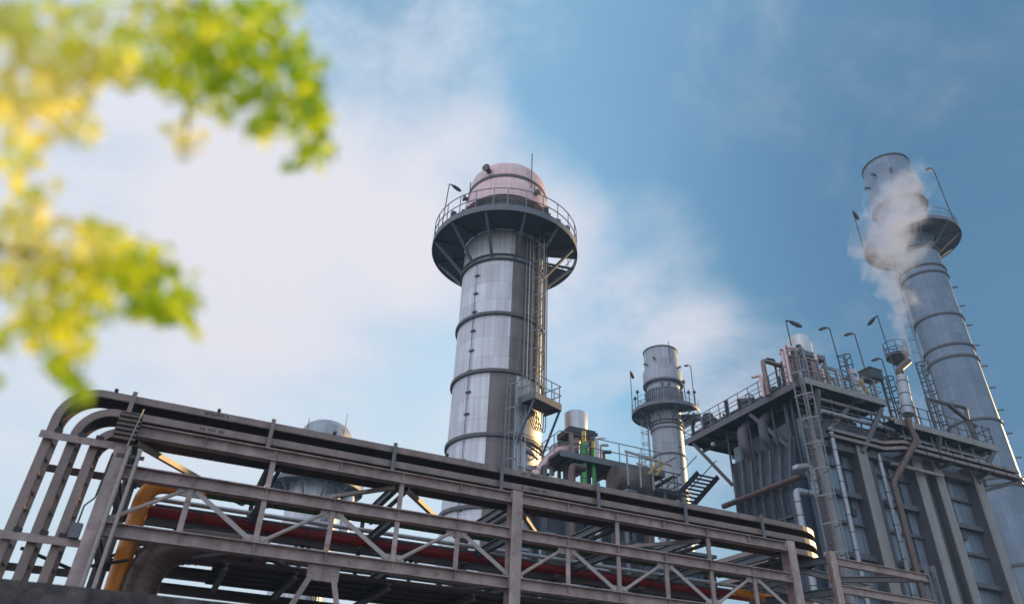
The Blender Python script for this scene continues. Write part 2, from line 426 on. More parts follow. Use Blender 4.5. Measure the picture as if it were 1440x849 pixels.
T3 = tray(6.40, -1.98, .42, 'lowest of the three galvanised cable trays, tucked behind the top girder')
# worn stencil marks on the two upper trays
b_ = MB()
for t_, z in ((T1, 7.05), (T2, 6.73)):
    for x0 in (-.35, 6.55):
        b_ = MB(); x = x0
        while x < x0 + .62:
            w_ = random.uniform(.012, .03)
            if random.random() < .82: b_.bx(x, x + w_, YF + .0865, YF + .0905, z - random.uniform(.02, .04), z + random.uniform(.02, .04))
            x += w_ + random.uniform(.012, .03)
        b_.build('stencil_marking', 'black', t_)
# clips on the tray's top edge
for x in (-1.95, -.1, 2.2, 4.7, 7.2):
    MB().bx(x - .03, x + .03, YF + .05, YF + .12, 7.127, 7.175).build('tray_clip', 'black', T1)

# ------------------------------------------------------------------ deck and pipes inside the rack
dk = MB()
for i in range(9):
    dk.bx(.55 + i * 1.53, .55 + i * 1.53 + 1.51, YF + .3, YB - .25, 4.44, 4.47)
    for y in (YF + .3, YF + .85, YF + 1.4, YF + 1.95, YF + 2.5): dk.bx(.55 + i * 1.53, .55 + i * 1.53 + 1.51, y, y + .03, 4.40, 4.4395)
rk(dk, 'floor_deck', 'deck_brown')
for x in (.75, 2.0, 3.8, 5.6, 7.6, 9.4, 11.2, 13.0): rk(MB().ibeam((x, YF + .2, 4.33), (x, YB - .2, 4.33), .12, .1), 'floor_joist', 'rack_shaded')
def pipe(name, label, pts, r, m, rad=.5, n=14, bands=0, group=None, cat='pipe', bm='steel_dark'):
    path = fillet(pts, rad) if len(pts) > 2 else [V(p) for p in pts]
    t = thing(name, label, cat, tuple(V(pts[0])), group)
    MB().tube(path, r, n).build('pipe_run', m, t, True)
    if bands:
        for a, c in zip(path, path[1:]):
            L = (c - a).length
            if L > bands * .8:
                k = max(1, int(L / bands))
                for i in range(k):
                    p = a + (c - a) * ((i + .5) / k); d = (c - a).normalized() * .02
                    MB().tube([p - d, p + d], r * 1.05 + .004, n).build('pipe_band', bm, t, True)
    return t
pipe('red_pipe', 'thick dark red pipe running lengthwise inside the rack', [(-1.0, 16.2, 5.58), (14.6, 16.2, 5.58)], .125, 'pipe_red', bands=2.2)
pipe('green_pipe', 'thin green pipe rising at the left rack end and running above the silver pipe', [(-1.0, 15.75, .2), (-1.0, 15.75, 5.93), (14.8, 15.75, 5.93)], .055, 'pipe_green', .2, bands=3)
pipe('silver_pipe', 'bright silver pipe between the green and the red pipe in the rack', [(-1.1, 16.0, 5.78), (14.9, 16.0, 5.76)], .05, 'pipe_silver')
pipe('conduit_pipe', 'slim grey pipe running close below the silver one', [(-.8, 16.0, 5.66), (14.9, 16.0, 5.64)], .03, 'steel_mid')
pipe('yellow_pipe', 'wide orange yellow riser pipe inside the left end of the rack', [(-1.0, 15.4, .2), (-1.02, 15.4, 5.92), (0.1, 15.4, 5.92)], .165, 'pipe_yellow', .42, 20)
pipe('header_pipe', 'dark brown header pipe continuing from the yellow elbow behind the middle girder', [(.02, 15.4, 5.92), (14.5, 15.4, 5.92)], .085, 'pipe_brown', bands=2.5)
# big brown elbow with lobster-back gores
t = thing('brown_duct_pipe', 'fat brown insulated pipe with a ribbed elbow under the rack deck', 'pipe', (-.55, 15.4, 0))
P = fillet([(-.60, 15.4, 0), (-.60, 15.4, 4.84), (1.5, 15.4, 4.84)], .85, 10)
MB().tube(P, .33, 24).build('pipe_run', 'pipe_brown', t, True)
for i in range(1, len(P) - 1):
    d = (P[i + 1] - P[i - 1]).normalized() * .014; MB().tube([P[i] - d, P[i] + d], .343, 24).build('elbow_seam', 'pipe_brown', t, True)
for z in (1.2, 2.4, 3.2): MB().tube([(-.60, 15.4, z), (-.60, 15.4, z + .03)], .343, 24).build('pipe_band', 'pipe_brown', t, True)
pipe('yellow_pipe', 'orange yellow pipe stub seen behind the column at the right rack end', [(13.6, 15.6, 5.52), (16.3, 15.6, 5.40)], .1, 'pipe_yellow', bands=1)
for k, (y, z, r, m) in enumerate(((16.75, 5.05, .06, 'steel_mid'), (16.55, 4.85, .08, 'pipe_brown'), (15.1, 4.8, .05, 'lagging'))):
    pipe('service_pipe', ('thin grey service pipe low at the back of the rack', 'brown service pipe just above the rack deck', 'thin lagged service pipe near the front girder')[k], [(-1, y, z), (14.4, y, z)], r, m, bands=2.6)
# supports on the front truss left end
t = thing('louvred_box', 'small brown louvred box on the front of the top left rack corner', 'vent box', (-1.5, 13.78, 6.1))
b_ = MB().bx(-1.70, -1.34, YF - .26, YF - .13, 6.12, 6.66); b_.build('case', 'deck_brown', t)
for k in range(6):
    z = 6.16 + k * .085; MB().bar((-1.71, YF - .28, z), (-1.33, YF - .28, z), .05, .045).build('louvre', 'pipe_brown', t)
MB().tube([(-1.42, YF - .3, 6.02), (-1.36, YF - .3, 6.75)], .012, 6).build('hinge_rod', 'brace_paint', t)
pipe('cable_conduit', 'left of the two slender conduits standing before the leftmost rack column', [(-1.38, 13.8, 0), (-1.38, 13.8, 6.05)], .035, 'brace_paint', n=10, group='paired slender conduits')
pipe('cable_conduit', 'right of the two slender conduits standing before the leftmost rack column', [(-1.2, 13.8, 0), (-1.2, 13.8, 6.04)], .035, 'brace_paint', n=10, group='paired slender conduits')
rk(MB().bx(-1.55, -1.1, 13.842, 13.868, 5.86, 5.93), 'conduit_bracket', 'rack_shaded')
t = thing('junction_box', 'small grey junction box with a bent cable on the left rack column', 'junction box', (-1.75, 13.85, 4.5))
MB().bx(-1.84, -1.68, 13.84, 13.98, 4.42, 4.66).build('case', 'steel_mid', t)
MB().tube(fillet([(-1.76, 13.86, 4.66), (-1.76, 13.86, 4.95), (-1.64, 13.84, 5.1), (-1.62, 13.84, 5.9)], .08), .014, 6).build('cable', 'black', t, True)
pipe('drain_pipe', 'thin dark pipe crossing low behind the falling cable trays', [(-2.6, 14.9, 4.35), (-1.75, 15.0, 4.12), (-.9, 15.1, 4.4)], .03, 'black', .1)
# parapet
t = MB().bx(-16, 1.4, 9.9, 10.35, 0, 3.12).build('parapet_wall', 'concrete', None, loc=(-8, 10, 0))
tag(t, 'dark weathered concrete wall at the bottom left in front of the rack', 'wall')

# ------------------------------------------------------------------ stacks
class Stack:
    def __init__(s, name, label, az, d, rad):
        a = R(az); s.c = V((d * math.sin(a), d * math.cos(a), 0)); s.d = d; s.r = rad
        s.t = V((-math.sin(a), -math.cos(a), 0)); s.q = V((math.cos(a), -math.sin(a), 0))
        s.o = thing(name, label, 'chimney stack', tuple(s.c), 'power station chimney stacks')
    def at(s, ang, r, z):   # ang in degrees, 0 = towards the viewer, + = to the right
        a = R(ang); v = s.t * math.cos(a) + s.q * math.sin(a)
        return s.c + v * r + V((0, 0, z))
    def dirs(s, ang):
        a = R(ang); return s.t * math.cos(a) + s.q * math.sin(a), s.q * math.cos(a) - s.t * math.sin(a)
    def rev(s, prof, name, m, n=64, close=False):
        return MB().lathe(s.c, prof, n, close_prof=close).build(name, m, s.o, True)
    def ring(s, z, dz=.16, w=.13, r=None):
        r = r or s.r
        return s.rev([(r - .02, z - dz / 2), (r + w, z - dz / 2), (r + w, z + dz / 2), (r - .02, z + dz / 2)], 'stiffener_ring', 'ring', close=True)
    def deck(s, z, r1, th=.28, gaps=(), nb=12, foot=2.4, phase=0., hb=.16, rail=1.15, rr=.03, soff='soffit'):
        r0 = s.r + .03
        # deck sectors with openings
        cuts = sorted(gaps); spans = []; cur = 0.
        for g0, g1 in cuts: spans.append((cur, g0)); cur = g1
        spans.append((cur, 360.))
        base = math.atan2(s.t.y, s.t.x)
        b_ = MB()
        for a0, a1 in spans:
            b_.lathe(s.c, [(r0, z - .05), (r1, z - .05), (r1, z), (r0, z)], max(4, int((a1 - a0) / 6)), base - R(a1), base - R(a0), True)
        b_.build('platform_deck', soff, s.o)
        s.rev([(r1, z - th), (r1 + .03, z - th), (r1 + .03, z + .15), (r1, z + .15)], 'platform_fascia', 'steel_mid', close=True)
        for k in range(nb):
            a = 360 / nb * k + phase
            b_ = MB().ibeam(s.at(a, s.r + .02, z - .14), s.at(a, r1 - .01, z - .14), .16, .1)
            b_.build('deck_beam', 'steel_dark', s.o)
            MB().bar(s.at(a, s.r + .03, z - foot), s.at(a, r1 - .15, z - .22), hb, hb).build('bracket', 'steel_mid', s.o)
        s.ring(z - foot, .14, .16); s.ring(z - foot + .35, .1, .12)
        P = [s.at(a, r1 - .03, z) for a in range(0, 360, 6)]
        rail_mb(P, rail, 1.25, rr, True).build('railing', 'rail', s.o)
    def ladder(s, ang, z0, z1, cage=True, name='ladder', off=.35, **k):
        out, side = s.dirs(ang)
        l, c = ladder_mb(s.at(ang, s.r + off, z0), s.at(ang, s.r + off, z1), side, out, cage=cage, **k)
        L_ = l.build(name, 'rail', s.o)
        if cage: c.build('safety_cage', 'rail', L_)
    def line(s, ang, z0, z1, m='ring', r=.02, off=.06, clips=1.4):
        b_ = MB().tube([s.at(ang, s.r + off, z0), s.at(ang, s.r + off, z1)], r, 6); z = z0 + .5
        while z < z1:
            o_, q_ = s.dirs(ang)
            p = s.at(ang, s.r + off, z); b_.bar(p - q_ * .12, p + q_ * .22, .09, .09); z += clips
        return b_.build('sampling_line', m, s.o)
def lamp(p, h, ang, label, group='mast lamps', size=1., lean=0.):
    """slim mast with a floodlight head; ang = heading of the head in degrees from +X"""
    t = thing('mast_lamp', label, 'lamp', tuple(p), group); p = V(p)
    top = p + V((lean * h, 0, h)); MB().tube([p, top], .035 * size, 6).build('pole', 'steel_dark', t)
    d = V((math.cos(R(ang)), math.sin(R(ang)), 0)); u = V((0, 0, 1))
    b_ = MB(); a0 = top + d * .02; s_ = d.cross(u)
    secs = [(0, .05, .04, 0), (.18, .08, .06, -.02), (.36, .20, .12, -.08), (.66, .26, .12, -.2), (.9, .14, .05, -.3)]
    vs = []
    for x, w, hh, dz in secs:
        c = a0 + (d * x + u * dz) * size
        vs += [c - s_ * w * size * .5 + u * hh * size * .4, c + s_ * w * size * .5 + u * hh * size * .4, c + s_ * w * size * .5 - u * hh * size * .8, c - s_ * w * size * .5 - u * hh * size * .8]
    n = len(secs); fs = [(0, 1, 2, 3), (4*n-1, 4*n-2, 4*n-3, 4*n-4)]
    for i in range(n - 1):
        for k in range(4): a, b = 4*i+k, 4*i+(k+1) % 4; fs.append((a, b, b+4, a+4))
    b_.add(vs, fs).build('lamp_head', 'steel_dark', t)
    return t

# --- main stack
S = Stack('exhaust_stack', 'large silver exhaust stack with pinkish cap and round gallery in the centre', 22.45, 40, 2.83)
s = S
s.rev([(2.83, 0)] + [(2.83, z) for z in (8.6, 12.6, 16.7, 20.75, 24.8, 29.0, 33.4)], 'shell', 'alu')
for z in (4.5, 8.6, 12.63, 16.7, 20.75, 24.76): s.ring(z, .2, .15)
s.deck(31.55, 5.15, .32, gaps=((250, 268),), nb=12, foot=2.55, phase=14, rail=1.6, rr=.034)
s.ring(32.6, .25, .14)
s.rev([(2.83, 33.4), (2.83, 34.25)], 'throat', 'ring')
s.rev([(2.83, 34.26), (3.24, 34.3), (3.26, 34.55), (3.08, 35.6), (2.93, 36.2), (2.9, 36.25)], 'cap_skirt', 'alu_pink')
s.rev([(2.86, 36.25), (2.97, 36.25), (2.97, 36.48), (2.86, 36.48)], 'stiffener_ring', 'ring', close=True)
s.rev([(2.86, 36.4), (2.86, 37.15), (2.77, 37.6), (2.54, 37.95), (2.15, 38.2), (2.05, 38.24), (2.05, 37.4)], 'cap', 'alu_pink')
# darker cladding strips beside the ladders; upper ones widened to paint shade over sunlit shell
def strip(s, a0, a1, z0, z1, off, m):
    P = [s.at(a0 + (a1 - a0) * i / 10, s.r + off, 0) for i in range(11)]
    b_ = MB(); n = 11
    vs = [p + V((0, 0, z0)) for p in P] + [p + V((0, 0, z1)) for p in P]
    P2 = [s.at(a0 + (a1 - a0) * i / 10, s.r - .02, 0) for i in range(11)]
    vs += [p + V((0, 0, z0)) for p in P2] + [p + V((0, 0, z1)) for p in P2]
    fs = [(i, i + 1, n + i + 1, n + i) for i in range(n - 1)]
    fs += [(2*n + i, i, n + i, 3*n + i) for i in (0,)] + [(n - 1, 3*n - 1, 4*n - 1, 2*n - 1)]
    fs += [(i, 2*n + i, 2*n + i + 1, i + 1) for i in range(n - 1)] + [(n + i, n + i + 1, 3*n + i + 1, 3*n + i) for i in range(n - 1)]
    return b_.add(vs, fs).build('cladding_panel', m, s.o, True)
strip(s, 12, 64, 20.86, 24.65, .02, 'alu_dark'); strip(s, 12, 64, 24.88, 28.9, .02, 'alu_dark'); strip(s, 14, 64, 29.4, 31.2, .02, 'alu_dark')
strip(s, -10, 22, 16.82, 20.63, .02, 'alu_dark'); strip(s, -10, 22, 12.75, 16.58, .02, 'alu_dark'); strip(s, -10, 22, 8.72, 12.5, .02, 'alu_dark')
s.line(-38, 5, 29); 
s.ladder(40, 19.4, 32.9, hoop=1.3, c0=1.6, r=.035, off=.45)
s.ladder(15, 5.5, 20.3, hoop=1.5, c0=2., r=.035, off=.4)
# cable risers and pipes up the right flank
for k, a in enumerate((50, 54, 58, 62, 66, 71, 76, 82, 30, 34)):
    z0 = 19.2 if a > 40 else 6; rr = (.05, .035, .07, .03, .05, .04, .06, .04, .04, .03)[k]
    MB().tube([s.at(a, s.r + .14 + .1 * (k % 2), z0), s.at(a, s.r + .14 + .1 * (k % 2), 31.3)], rr, 6).build('riser', ('rail', 'alu', 'pipe_brown', 'rail')[k % 4], s.o, True)
b_ = MB()
for z in range(7, 31, 2):
    b_.tube([s.at(a, s.r + .1, z) for a in range(28, 86, 6)], .025, 5)
b_.build('riser_bracket', 'ring', s.o)
# landing
la = 44
out, side = s.dirs(la)
def lp(x, y, z): return s.at(la, s.r, 0) + side * x + out * y + V((0, 0, z))
zL = 18.9
b_ = MB(); b_.add([lp(x, y, z) for z in (zL - .1, zL) for y in (.05, 1.45) for x in (-1.15, 1.15)], [(0, 2, 3, 1), (4, 5, 7, 6), (0, 1, 5, 4), (2, 6, 7, 3), (0, 4, 6, 2), (1, 3, 7, 5)])
b_.build('landing_deck', 'soffit', s.o)
b_ = MB().bar(lp(-1.15, 1.47, zL - .1), lp(1.15, 1.47, zL - .1), .04, .4).bar(lp(1.17, .1, zL - .1), lp(1.17, 1.45, zL - .1), .04, .4).bar(lp(-1.17, .1, zL - .1), lp(-1.17, 1.45, zL - .1), .04, .4)
b_.build('landing_fascia', 'steel_mid', s.o)
for x in (-1.1, 1.1): MB().bar(lp(x, .06, zL - 2.7), lp(x, 1.38, zL - .3), .1, .1).build('bracket', 'steel_mid', s.o)
P = [lp(-1.15, .1, zL), lp(-1.15, 1.45, zL), lp(1.15, 1.45, zL), lp(1.15, .1, zL)]
rail_mb(P, 1.25, .7, .035).build('railing', 'rail', s.o)
for k in range(5):   # cables looped under the landing
    Pp = [lp(-.5 + k * .2, .2 + .25 * math.sin(u * math.pi), zL - .3 - 1.3 * math.sin(u * math.pi) + .02 * k) + side * (u * .9) for u in [i / 10 for i in range(11)]]
    MB().tube(Pp, .03, 5).build('looped_cable', 'pipe_brown', s.o, True)
b_ = MB().bar(lp(-.3, .12, zL - 2.5), lp(1.0, .12, zL - 2.75), .06, .1).bar(lp(-.3, .12, zL - 2.9), lp(.7, .12, zL - 3.1), .06, .1)
b_.build('cable_bracket', 'steel_dark', s.o)
# fittings round the gallery
def stub(s, ang, z, r, m='steel_mid', L=.5, rad=.16):
    o_, q_ = s.dirs(ang)
    b_ = MB().tube([s.at(ang, r - .05, z), s.at(ang, r + L, z)], rad, 10).tube([s.at(ang, r + L, z), s.at(ang, r + L + .1, z)], rad * 1.5, 10)
    return b_.build('nozzle', m, s.o, True)
for a, z in ((-38, 33.2), (-12, 33.1), (34, 33.1), (52, 33.0)): stub(s, a, z, 2.83)
stub(s, -30, 37.0, 2.86, 'pipe_brown', .45, .2); stub(s, 38, 35.1, 3.02, 'ring', .4); stub(s, -68, 35.4, 3.02, 'ring', .35)
for a, z0, z1 in ((32, 35.5, 38.9), (-64, 34.2, 36.9), (38, 33.6, 36.2)):
    MB().tube([s.at(a, 3.1, z0), s.at(a, 3.1, z1)], .04, 6).build('lightning_rod', 'pipe_brown', s.o)
for k, a in enumerate((-72, -62, -50, -44, -33, -24, -10, 5, 14, 25, 33, 41, 47, 56, 63, 74)):
    MB().bx(*sum(([c - .16, c + .16] for c in s.at(a, 4.75 - .5 * (k % 2), 0)[:2]), []), 31.6, 32.2 + .5 * ((k * 5) % 4) / 3).build('control_box', 'steel_dark', s.o)
MB().tube([s.at(20, 3.9, 31.0), s.at(20, 3.9, 31.3)], .02, 6).lathe(s.at(42, 4.2, 0), [(.02, 31.35), (.25, 31.1), (.32, 30.8), (.2, 30.72)], 12).build('underdeck_lamp', 'steel_dark', s.o)
lamp(s.at(-62, 5.0, 31.9), 3.9, 0, 'mast lamp leaning over the left of the central stack gallery', lean=.05)

# --- flared stacks
def flared(az, d, k, zc, z_deck, zs, label, gaps, rings, top, skin='alu'):
    """k = shaft radius; zs: heights z of (collar bottom, collar top, rim)"""
    s = Stack('exhaust_stack', label, az, d, k); r2 = k * 1.10
    zb, zc1, zr = zs
    s.rev([(k, 0), (k, z_deck + .1), (r2, z_deck + k * .4), (r2, zb + .1)], 'shell', skin)
    for z in rings: s.ring(z, k * .09, k * .07)
    s.deck(z_deck, k * 2.2, k * .14, gaps=gaps, nb=10, foot=k * .95, phase=20, hb=k * .06, rail=max(1.15, k * .6), rr=k * .014)
    s.rev([(r2 * .98, zb + .05), (k * 1.2, zb), (k * 1.30, zb), (k * 1.30, zc1), (k * 1.16, zc1 + k * .35), (k * 1.14, zr)], 'collar', skin)
    s.rev([(k * 1.24, zb - .12), (k * 1.34, zb - .12), (k * 1.34, zb + k * .06), (k * 1.24, zb + k * .06)], 'stiffener_ring', 'ring', close=True)
    s.rev([(k * 1.14, zr), (k * 1.19, zr), (k * 1.19, zr + k * .07), (k * 1.04, zr + k * .07), (k * 1.04, zr - k)], 'rim', 'ring')
    return s
S2 = flared(37.25, 70, 1.6, 0, 32.2, (35.5, 36.9, 39.5), 'slender silver stack with collar standing between the central stack and the boiler house', ((262, 285),), (30.2, 27.4, 23.5, 19.5, 14), 0, 'alu_mid')
s = S2
for k in range(22):
    a = -85 + k * 8; MB().bar(s.at(a, 1.98, 32.25), s.at(a, 1.98, 34.6), .12, .05).build('screen_slat', 'steel_mid', s.o)
for z in (32.6, 33.6, 34.5):
    MB().tube([s.at(a, 1.92, z) for a in range(-90, 95, 8)], .04, 5).build('screen_rail', 'ring', s.o)
s.ladder(-78, 25.5, 34, hoop=1.2, c0=1, r=.045)
for a, z, r in ((-20, 38.0, 1.85), (-55, 37.7, 1.85), (55, 37.0, 2.1), (20, 34.9, 1.76), (-2, 34.9, 1.76), (70, 35.6, 2.1), (35, 31.0, 1.6)): stub(s, a, z, r, 'ring', .25, .1)
MB().tube([s.at(32, 1.9, 37), s.at(32, 1.9, 40.1)], .04, 5).build('lightning_rod', 'ring', s.o)
s.line(42, 10, 31, clips=2.2)
for a, h, hd_, lab in ((-78, 5.0, 40, 'thin mast lamp on the left edge of the slender stack gallery'), (62, 4.6, 200, 'thin mast lamp on the right edge of the slender stack gallery')):
    lamp(s.at(a, 3.45, 32.3), h, hd_, lab, size=1.3)
for k, a in enumerate((-66, -55, 40, 50, 72)):
    p = s.at(a, 3.3, 32.3); b_ = MB().tube([p, p + V((0, 0, 1.2 + .5 * (k % 3)))], .05, 6).lathe((p.x, p.y), [(.03, p.z + 1.1 + .5 * (k % 3)), (.2, p.z + 1.3 + .5 * (k % 3)), (.03, p.z + 1.6 + .5 * (k % 3))], 8)
    b_.build('instrument', 'steel_dark', s.o)

S3 = flared(59.45, 75, 2.18, 0, 50.8, (55.7, 57.9, 62.1), 'tall silver stack at the far right, half veiled by steam', (), (46.5, 45.6, 40.4, 36.9, 35.6, 29, 23.5, 22.9, 16.2), 0, 'alu_hazed')
s = S3
for z in [14 + 2.3 * i for i in range(14)]:
    MB().bar(s.at(80, 2.25, z), s.at(84, 2.75, z), .12, .12).build('step_clip', 'ring', s.o)
for a, z, r in ((-30, 60.0, 2.6), (-62, 59.2, 2.6), (10, 59.6, 2.6)): stub(s, a, z, r, 'ring', .3, .14)
s.ladder(-70, 20, 50, hoop=1.5, c0=1, r=.05)
for a, h, hd_, lab in ((-80, 6.2, 20, 'thin mast lamp on the left of the tall right stack, beside the steam'), (70, 7.5, 180, 'thin mast lamp rising above the right gallery edge of the tall right stack')):
    lamp(s.at(a, 4.7, 50.9), h, hd_, lab, size=1.6)

# --- domed stack behind the rack
S4 = Stack('exhaust_stack', 'domed silver stack mostly hidden behind the left half of the rack', 8.25, 81, 2.9)
s = S4
s.rev([(2.9, 0), (2.9, 29)], 'shell', 'alu')
s.rev([(2.9, 29), (3.05, 29.6), (3.05, 31.6), (2.9, 32.4), (2.45, 33.1), (1.9, 33.45), (1.0, 33.7), (.001, 33.75)], 'cap', 'alu_mid')
for z in (8, 12, 16.1, 20.2): s.ring(z, .22, .16)
s.deck(25.9, 5.2, .35, nb=12, foot=2.5, phase=10)
s.ladder(25, 8, 26.5, hoop=1.5, c0=1, r=.05)
for a in (32, 37, 43, 49): MB().tube([s.at(a, 3.05, 6), s.at(a, 3.05, 25.6)], .07, 6).build('riser', 'rail', s.o, True)
for a, z1 in ((40, 34.3), (-48, 33.3)): MB().tube([s.at(a, 3.0, 31), s.at(a, 3.0, z1)], .045, 5).build('lightning_rod', 'pipe_brown', s.o)
p = s.at(62, 4.2, 0); MB().lathe((p.x, p.y), [(.6, 20), (.6, 24.6), (.45, 25), (.001, 25.1)], 16).build('silencer', 'alu', s.o, True)

# ------------------------------------------------------------------ middle unit between the stacks
Y0 = 33.4
mu = thing('boiler_unit', 'low dark boiler unit with railed roof behind the rack centre', 'boiler unit', (21, Y0 + 3, 0))
c0 = onY(757, 660, Y0); c1 = onY(908, 655, Y0)
zp = onY(850, 648, Y0 - 1.2).z
b_ = MB().bx(16.8, 23.4, Y0 + .3, Y0 + 1.3, 0, zp - 1.3); b_.build('casing', 'soffit', mu)
b_ = MB()
for x in (16.9, 18.3, 19.7, 21.1, 22.5, 23.3): b_.ibeam((x, Y0 + .14, 0), (x, Y0 + .14, zp - .4), .3, .25, .03, .03, (0, 1, 0))
b_.build('casing_column', 'steel_mid', mu)
for z in (6, 8.5, 11, 13): MB().bx(16.7, 23.5, Y0 - .06, Y0 - .02, z, z + .25).build('casing_girt', 'steel_dark', mu)
b_ = MB().bx(17.2, 24.0, Y0 - 1.2, Y0 + 1.4, zp - .06, zp); b_.build('roof_deck', 'soffit', mu)
MB().bx(17.2, 24.0, Y0 - 1.24, Y0 - 1.2, zp - .22, zp + .12).bx(24.0, 24.04, Y0 - 1.24, Y0 + 1.4, zp - .22, zp + .12).build('deck_fascia', 'steel_mid', mu)
for x in (18, 19.5, 21, 22.5): MB().ibeam((x, Y0 - 1.15, zp - .2), (x, Y0 + 1.35, zp - .2), .2, .14).build('deck_beam', 'steel_dark', mu)
rail_mb([(17.2, Y0 + 1, zp), (17.2, Y0 - 1.15, zp), (23.95, Y0 - 1.15, zp), (23.95, Y0 + 1.4, zp), (17.2, Y0 + 1.4, zp)], 1.25, 1.5, .03).build('railing', 'rail', mu)
MB().bar((21.2, Y0 - 1.0, zp - 2.6), (22.4, Y0 - 1.1, zp - .3), .14, .14).build('deck_strut', 'brace_paint', mu)
# silencer on its frame
cs = onY(810, 600, Y0 + .2); zt = onY(810, 583, Y0 + .2).z; zb = onY(810, 606, Y0).z; wr = .68
t = thing('silencer', 'white drum silencer on a square steel frame right of the central stack', 'silencer', (cs.x, cs.y, zb))
MB().lathe((cs.x, cs.y), [(.05, zb), (wr, zb), (wr, zt), (wr * .96, zt + .05), (.05, zt + .05)], 32).build('drum', 'alu', t, True)
MB().bx(cs.x - .85, cs.x + .85, cs.y - .8, cs.y + .8, zb - .35, zb - .02).build('frame_top', 'steel_dark', t)
for x in (-.75, .75):
    for y in (-.7, .7): MB().bar((cs.x + x, cs.y + y, zp - 3), (cs.x + x, cs.y + y, zb - .36), .16, .16).build('leg', 'galv', t)
for z in (zp + .9, zp + 1.8): MB().bx(cs.x - .7, cs.x + .7, cs.y - .78, cs.y - .7, z, z + .1).build('frame_rail', 'steel_dark', t)
MB().bar((cs.x - .7, cs.y - .74, zp - .5), (cs.x + .7, cs.y - .74, zp + 1.7), .08, .08).build('frame_brace', 'steel_mid', t)
pipe('vent_pipe', 'fat silver vent pipe arching from the central stack to the white silencer', [onY(748, 676, Y0 + .6), onY(768, 648, Y0 + .5), onY(784, 634, Y0 + .3), (cs.x, Y0 + .2, onY(808, 631, Y0 + .2).z), (cs.x, cs.y, zb - .1)], .26, 'alu_pink', .8, 16, bands=1.)
pipe('vent_pipe', 'smaller vent pipe looping beside the white silencer', [onY(776, 668, Y0 + 1), onY(776, 628, Y0 + 1), onY(800, 622, Y0 + 1)], .15, 'alu', .35, 12)
for k, (a, b) in enumerate(((819, 'wider of the two bright green pipes below the white silencer'), (832, 'narrower bright green pipe, further from the white silencer'))):
    p = onY(a + 2, 632, Y0 - .9)
    pipe('green_pipe', b, [(p.x, p.y, zp - 3.2), (p.x, p.y, p.z + (.1 if k else .4))], (.15, .10)[k], 'pipe_green_bright', bands=1.2)
    pipe('yellow_pipe', ('short yellow pipe end on top of the wider green pipe', 'short yellow pipe end on top of the narrower green pipe')[k], [(p.x, p.y, p.z + (.1 if k else .4)), (p.x, p.y, p.z + (.5 if k else 1.1))], (.13, .09)[k], 'stair_yellow')
for k in range(9):
    x = cs.x - .5 + k * .3; y = cs.y - .3 + .2 * (k % 3); h = 1.2 + .9 * ((k * 7) % 4) / 3
    pipe('process_pipe', ('thin pipe standing amid the cluster under the silencer', 'lagged pipe in the cluster under the silencer', 'dark pipe in the cluster under the silencer')[k % 3] + ', ' + ('first', 'second', 'third')[k // 3] + ' of its kind from the left', [(x, y, zp), (x, y, zp + h), (x + .4, y - .2, zp + h)], .05 + .03 * (k % 3), ('alu_pink', 'lagging', 'steel_dark')[k % 3], .12, 8, group='process pipes under the silencer')
# insulated drum below the roof
t = thing('insulated_drum', 'ribbed silver drum with yellow lit end under the middle roof', 'drum', tuple(onY(870, 680, Y0 - 2)))
p0 = onY(862, 672, Y0 - 2); p1 = p0 + V((2.0, -.1, -.15)); ax = (p1 - p0).normalized()
MB().tube([p0, p1, p1 + ax * .25, p1 + ax * .4], [.75, .75, .6, .25], 28).build('shell', 'alu_dark', t, True)
b_ = MB()
for k in range(8): c = p0 + ax * (.1 + .24 * k); b_.tube([c, c + ax * .03], .763, 28)
b_.build('hoop', 'alu_dark', t, True)
b_ = MB()
for k in range(3):
    a = p0 + V((.3 + k * .8, -1.0, -.6)); b_.bar(a, a + V((0, 0, 1.9)), .07, .07)
b_.bar(p0 + V((.2, -1.0, 1.25)), p0 + V((3.2, -1.0, 1.0)), .1, .1).bar(p0 + V((.9, -1.0, .7)), p0 + V((2.4, -1.0, .5)), .08, .08)
b_.build('guard_frame', 'brace_paint', t)
for k in range(2):
    MB().bar(p0 + V((1.6 + k * .45, -1.05, .2)), p0 + V((2.2 + k * .45, -1.05, .95)), .09, .09).build('yellow_strut', 'stair_yellow', t)
# side stair landing right of the unit
st = thing('access_stair', 'dark open stair landing with handrails at the right of the middle unit', 'stair', tuple(onY(920, 690, Y0)))
a, b = onY(908, 690, Y0), onY(938, 655, Y0 + 2)
zz = onY(905, 692, Y0).z
MB().bx(a.x - .3, a.x + 2.0, Y0 - .8, Y0 + 1.5, zz - .1, zz).build('landing', 'soffit', st)
rail_mb([(a.x - .3, Y0 - .8, zz), (a.x + 2.0, Y0 - .8, zz), (a.x + 2.0, Y0 + 1.5, zz)], 1.2, .9, .035).build('railing', 'steel_dark', st)
for s_ in (0, .9):
    MB().bar((a.x - .2, Y0 + s_, zz + 1.0), (a.x + 2.4, Y0 + s_, zz + 2.6), .06, .06).build('handrail', 'steel_dark', st)
for x in (a.x - .25, a.x + .8, a.x + 1.95): MB().bar((x, Y0 - .7, 0), (x, Y0 - .7, zz - .11), .16, .16).build('leg', 'steel_mid', st)
for k in range(6): MB().bx(a.x + .1 + k * .38, a.x + .4 + k * .38, Y0, Y0 + .85, zz + .1 + k * .25, zz + .14 + k * .25).build('tread', 'steel_dark', st)
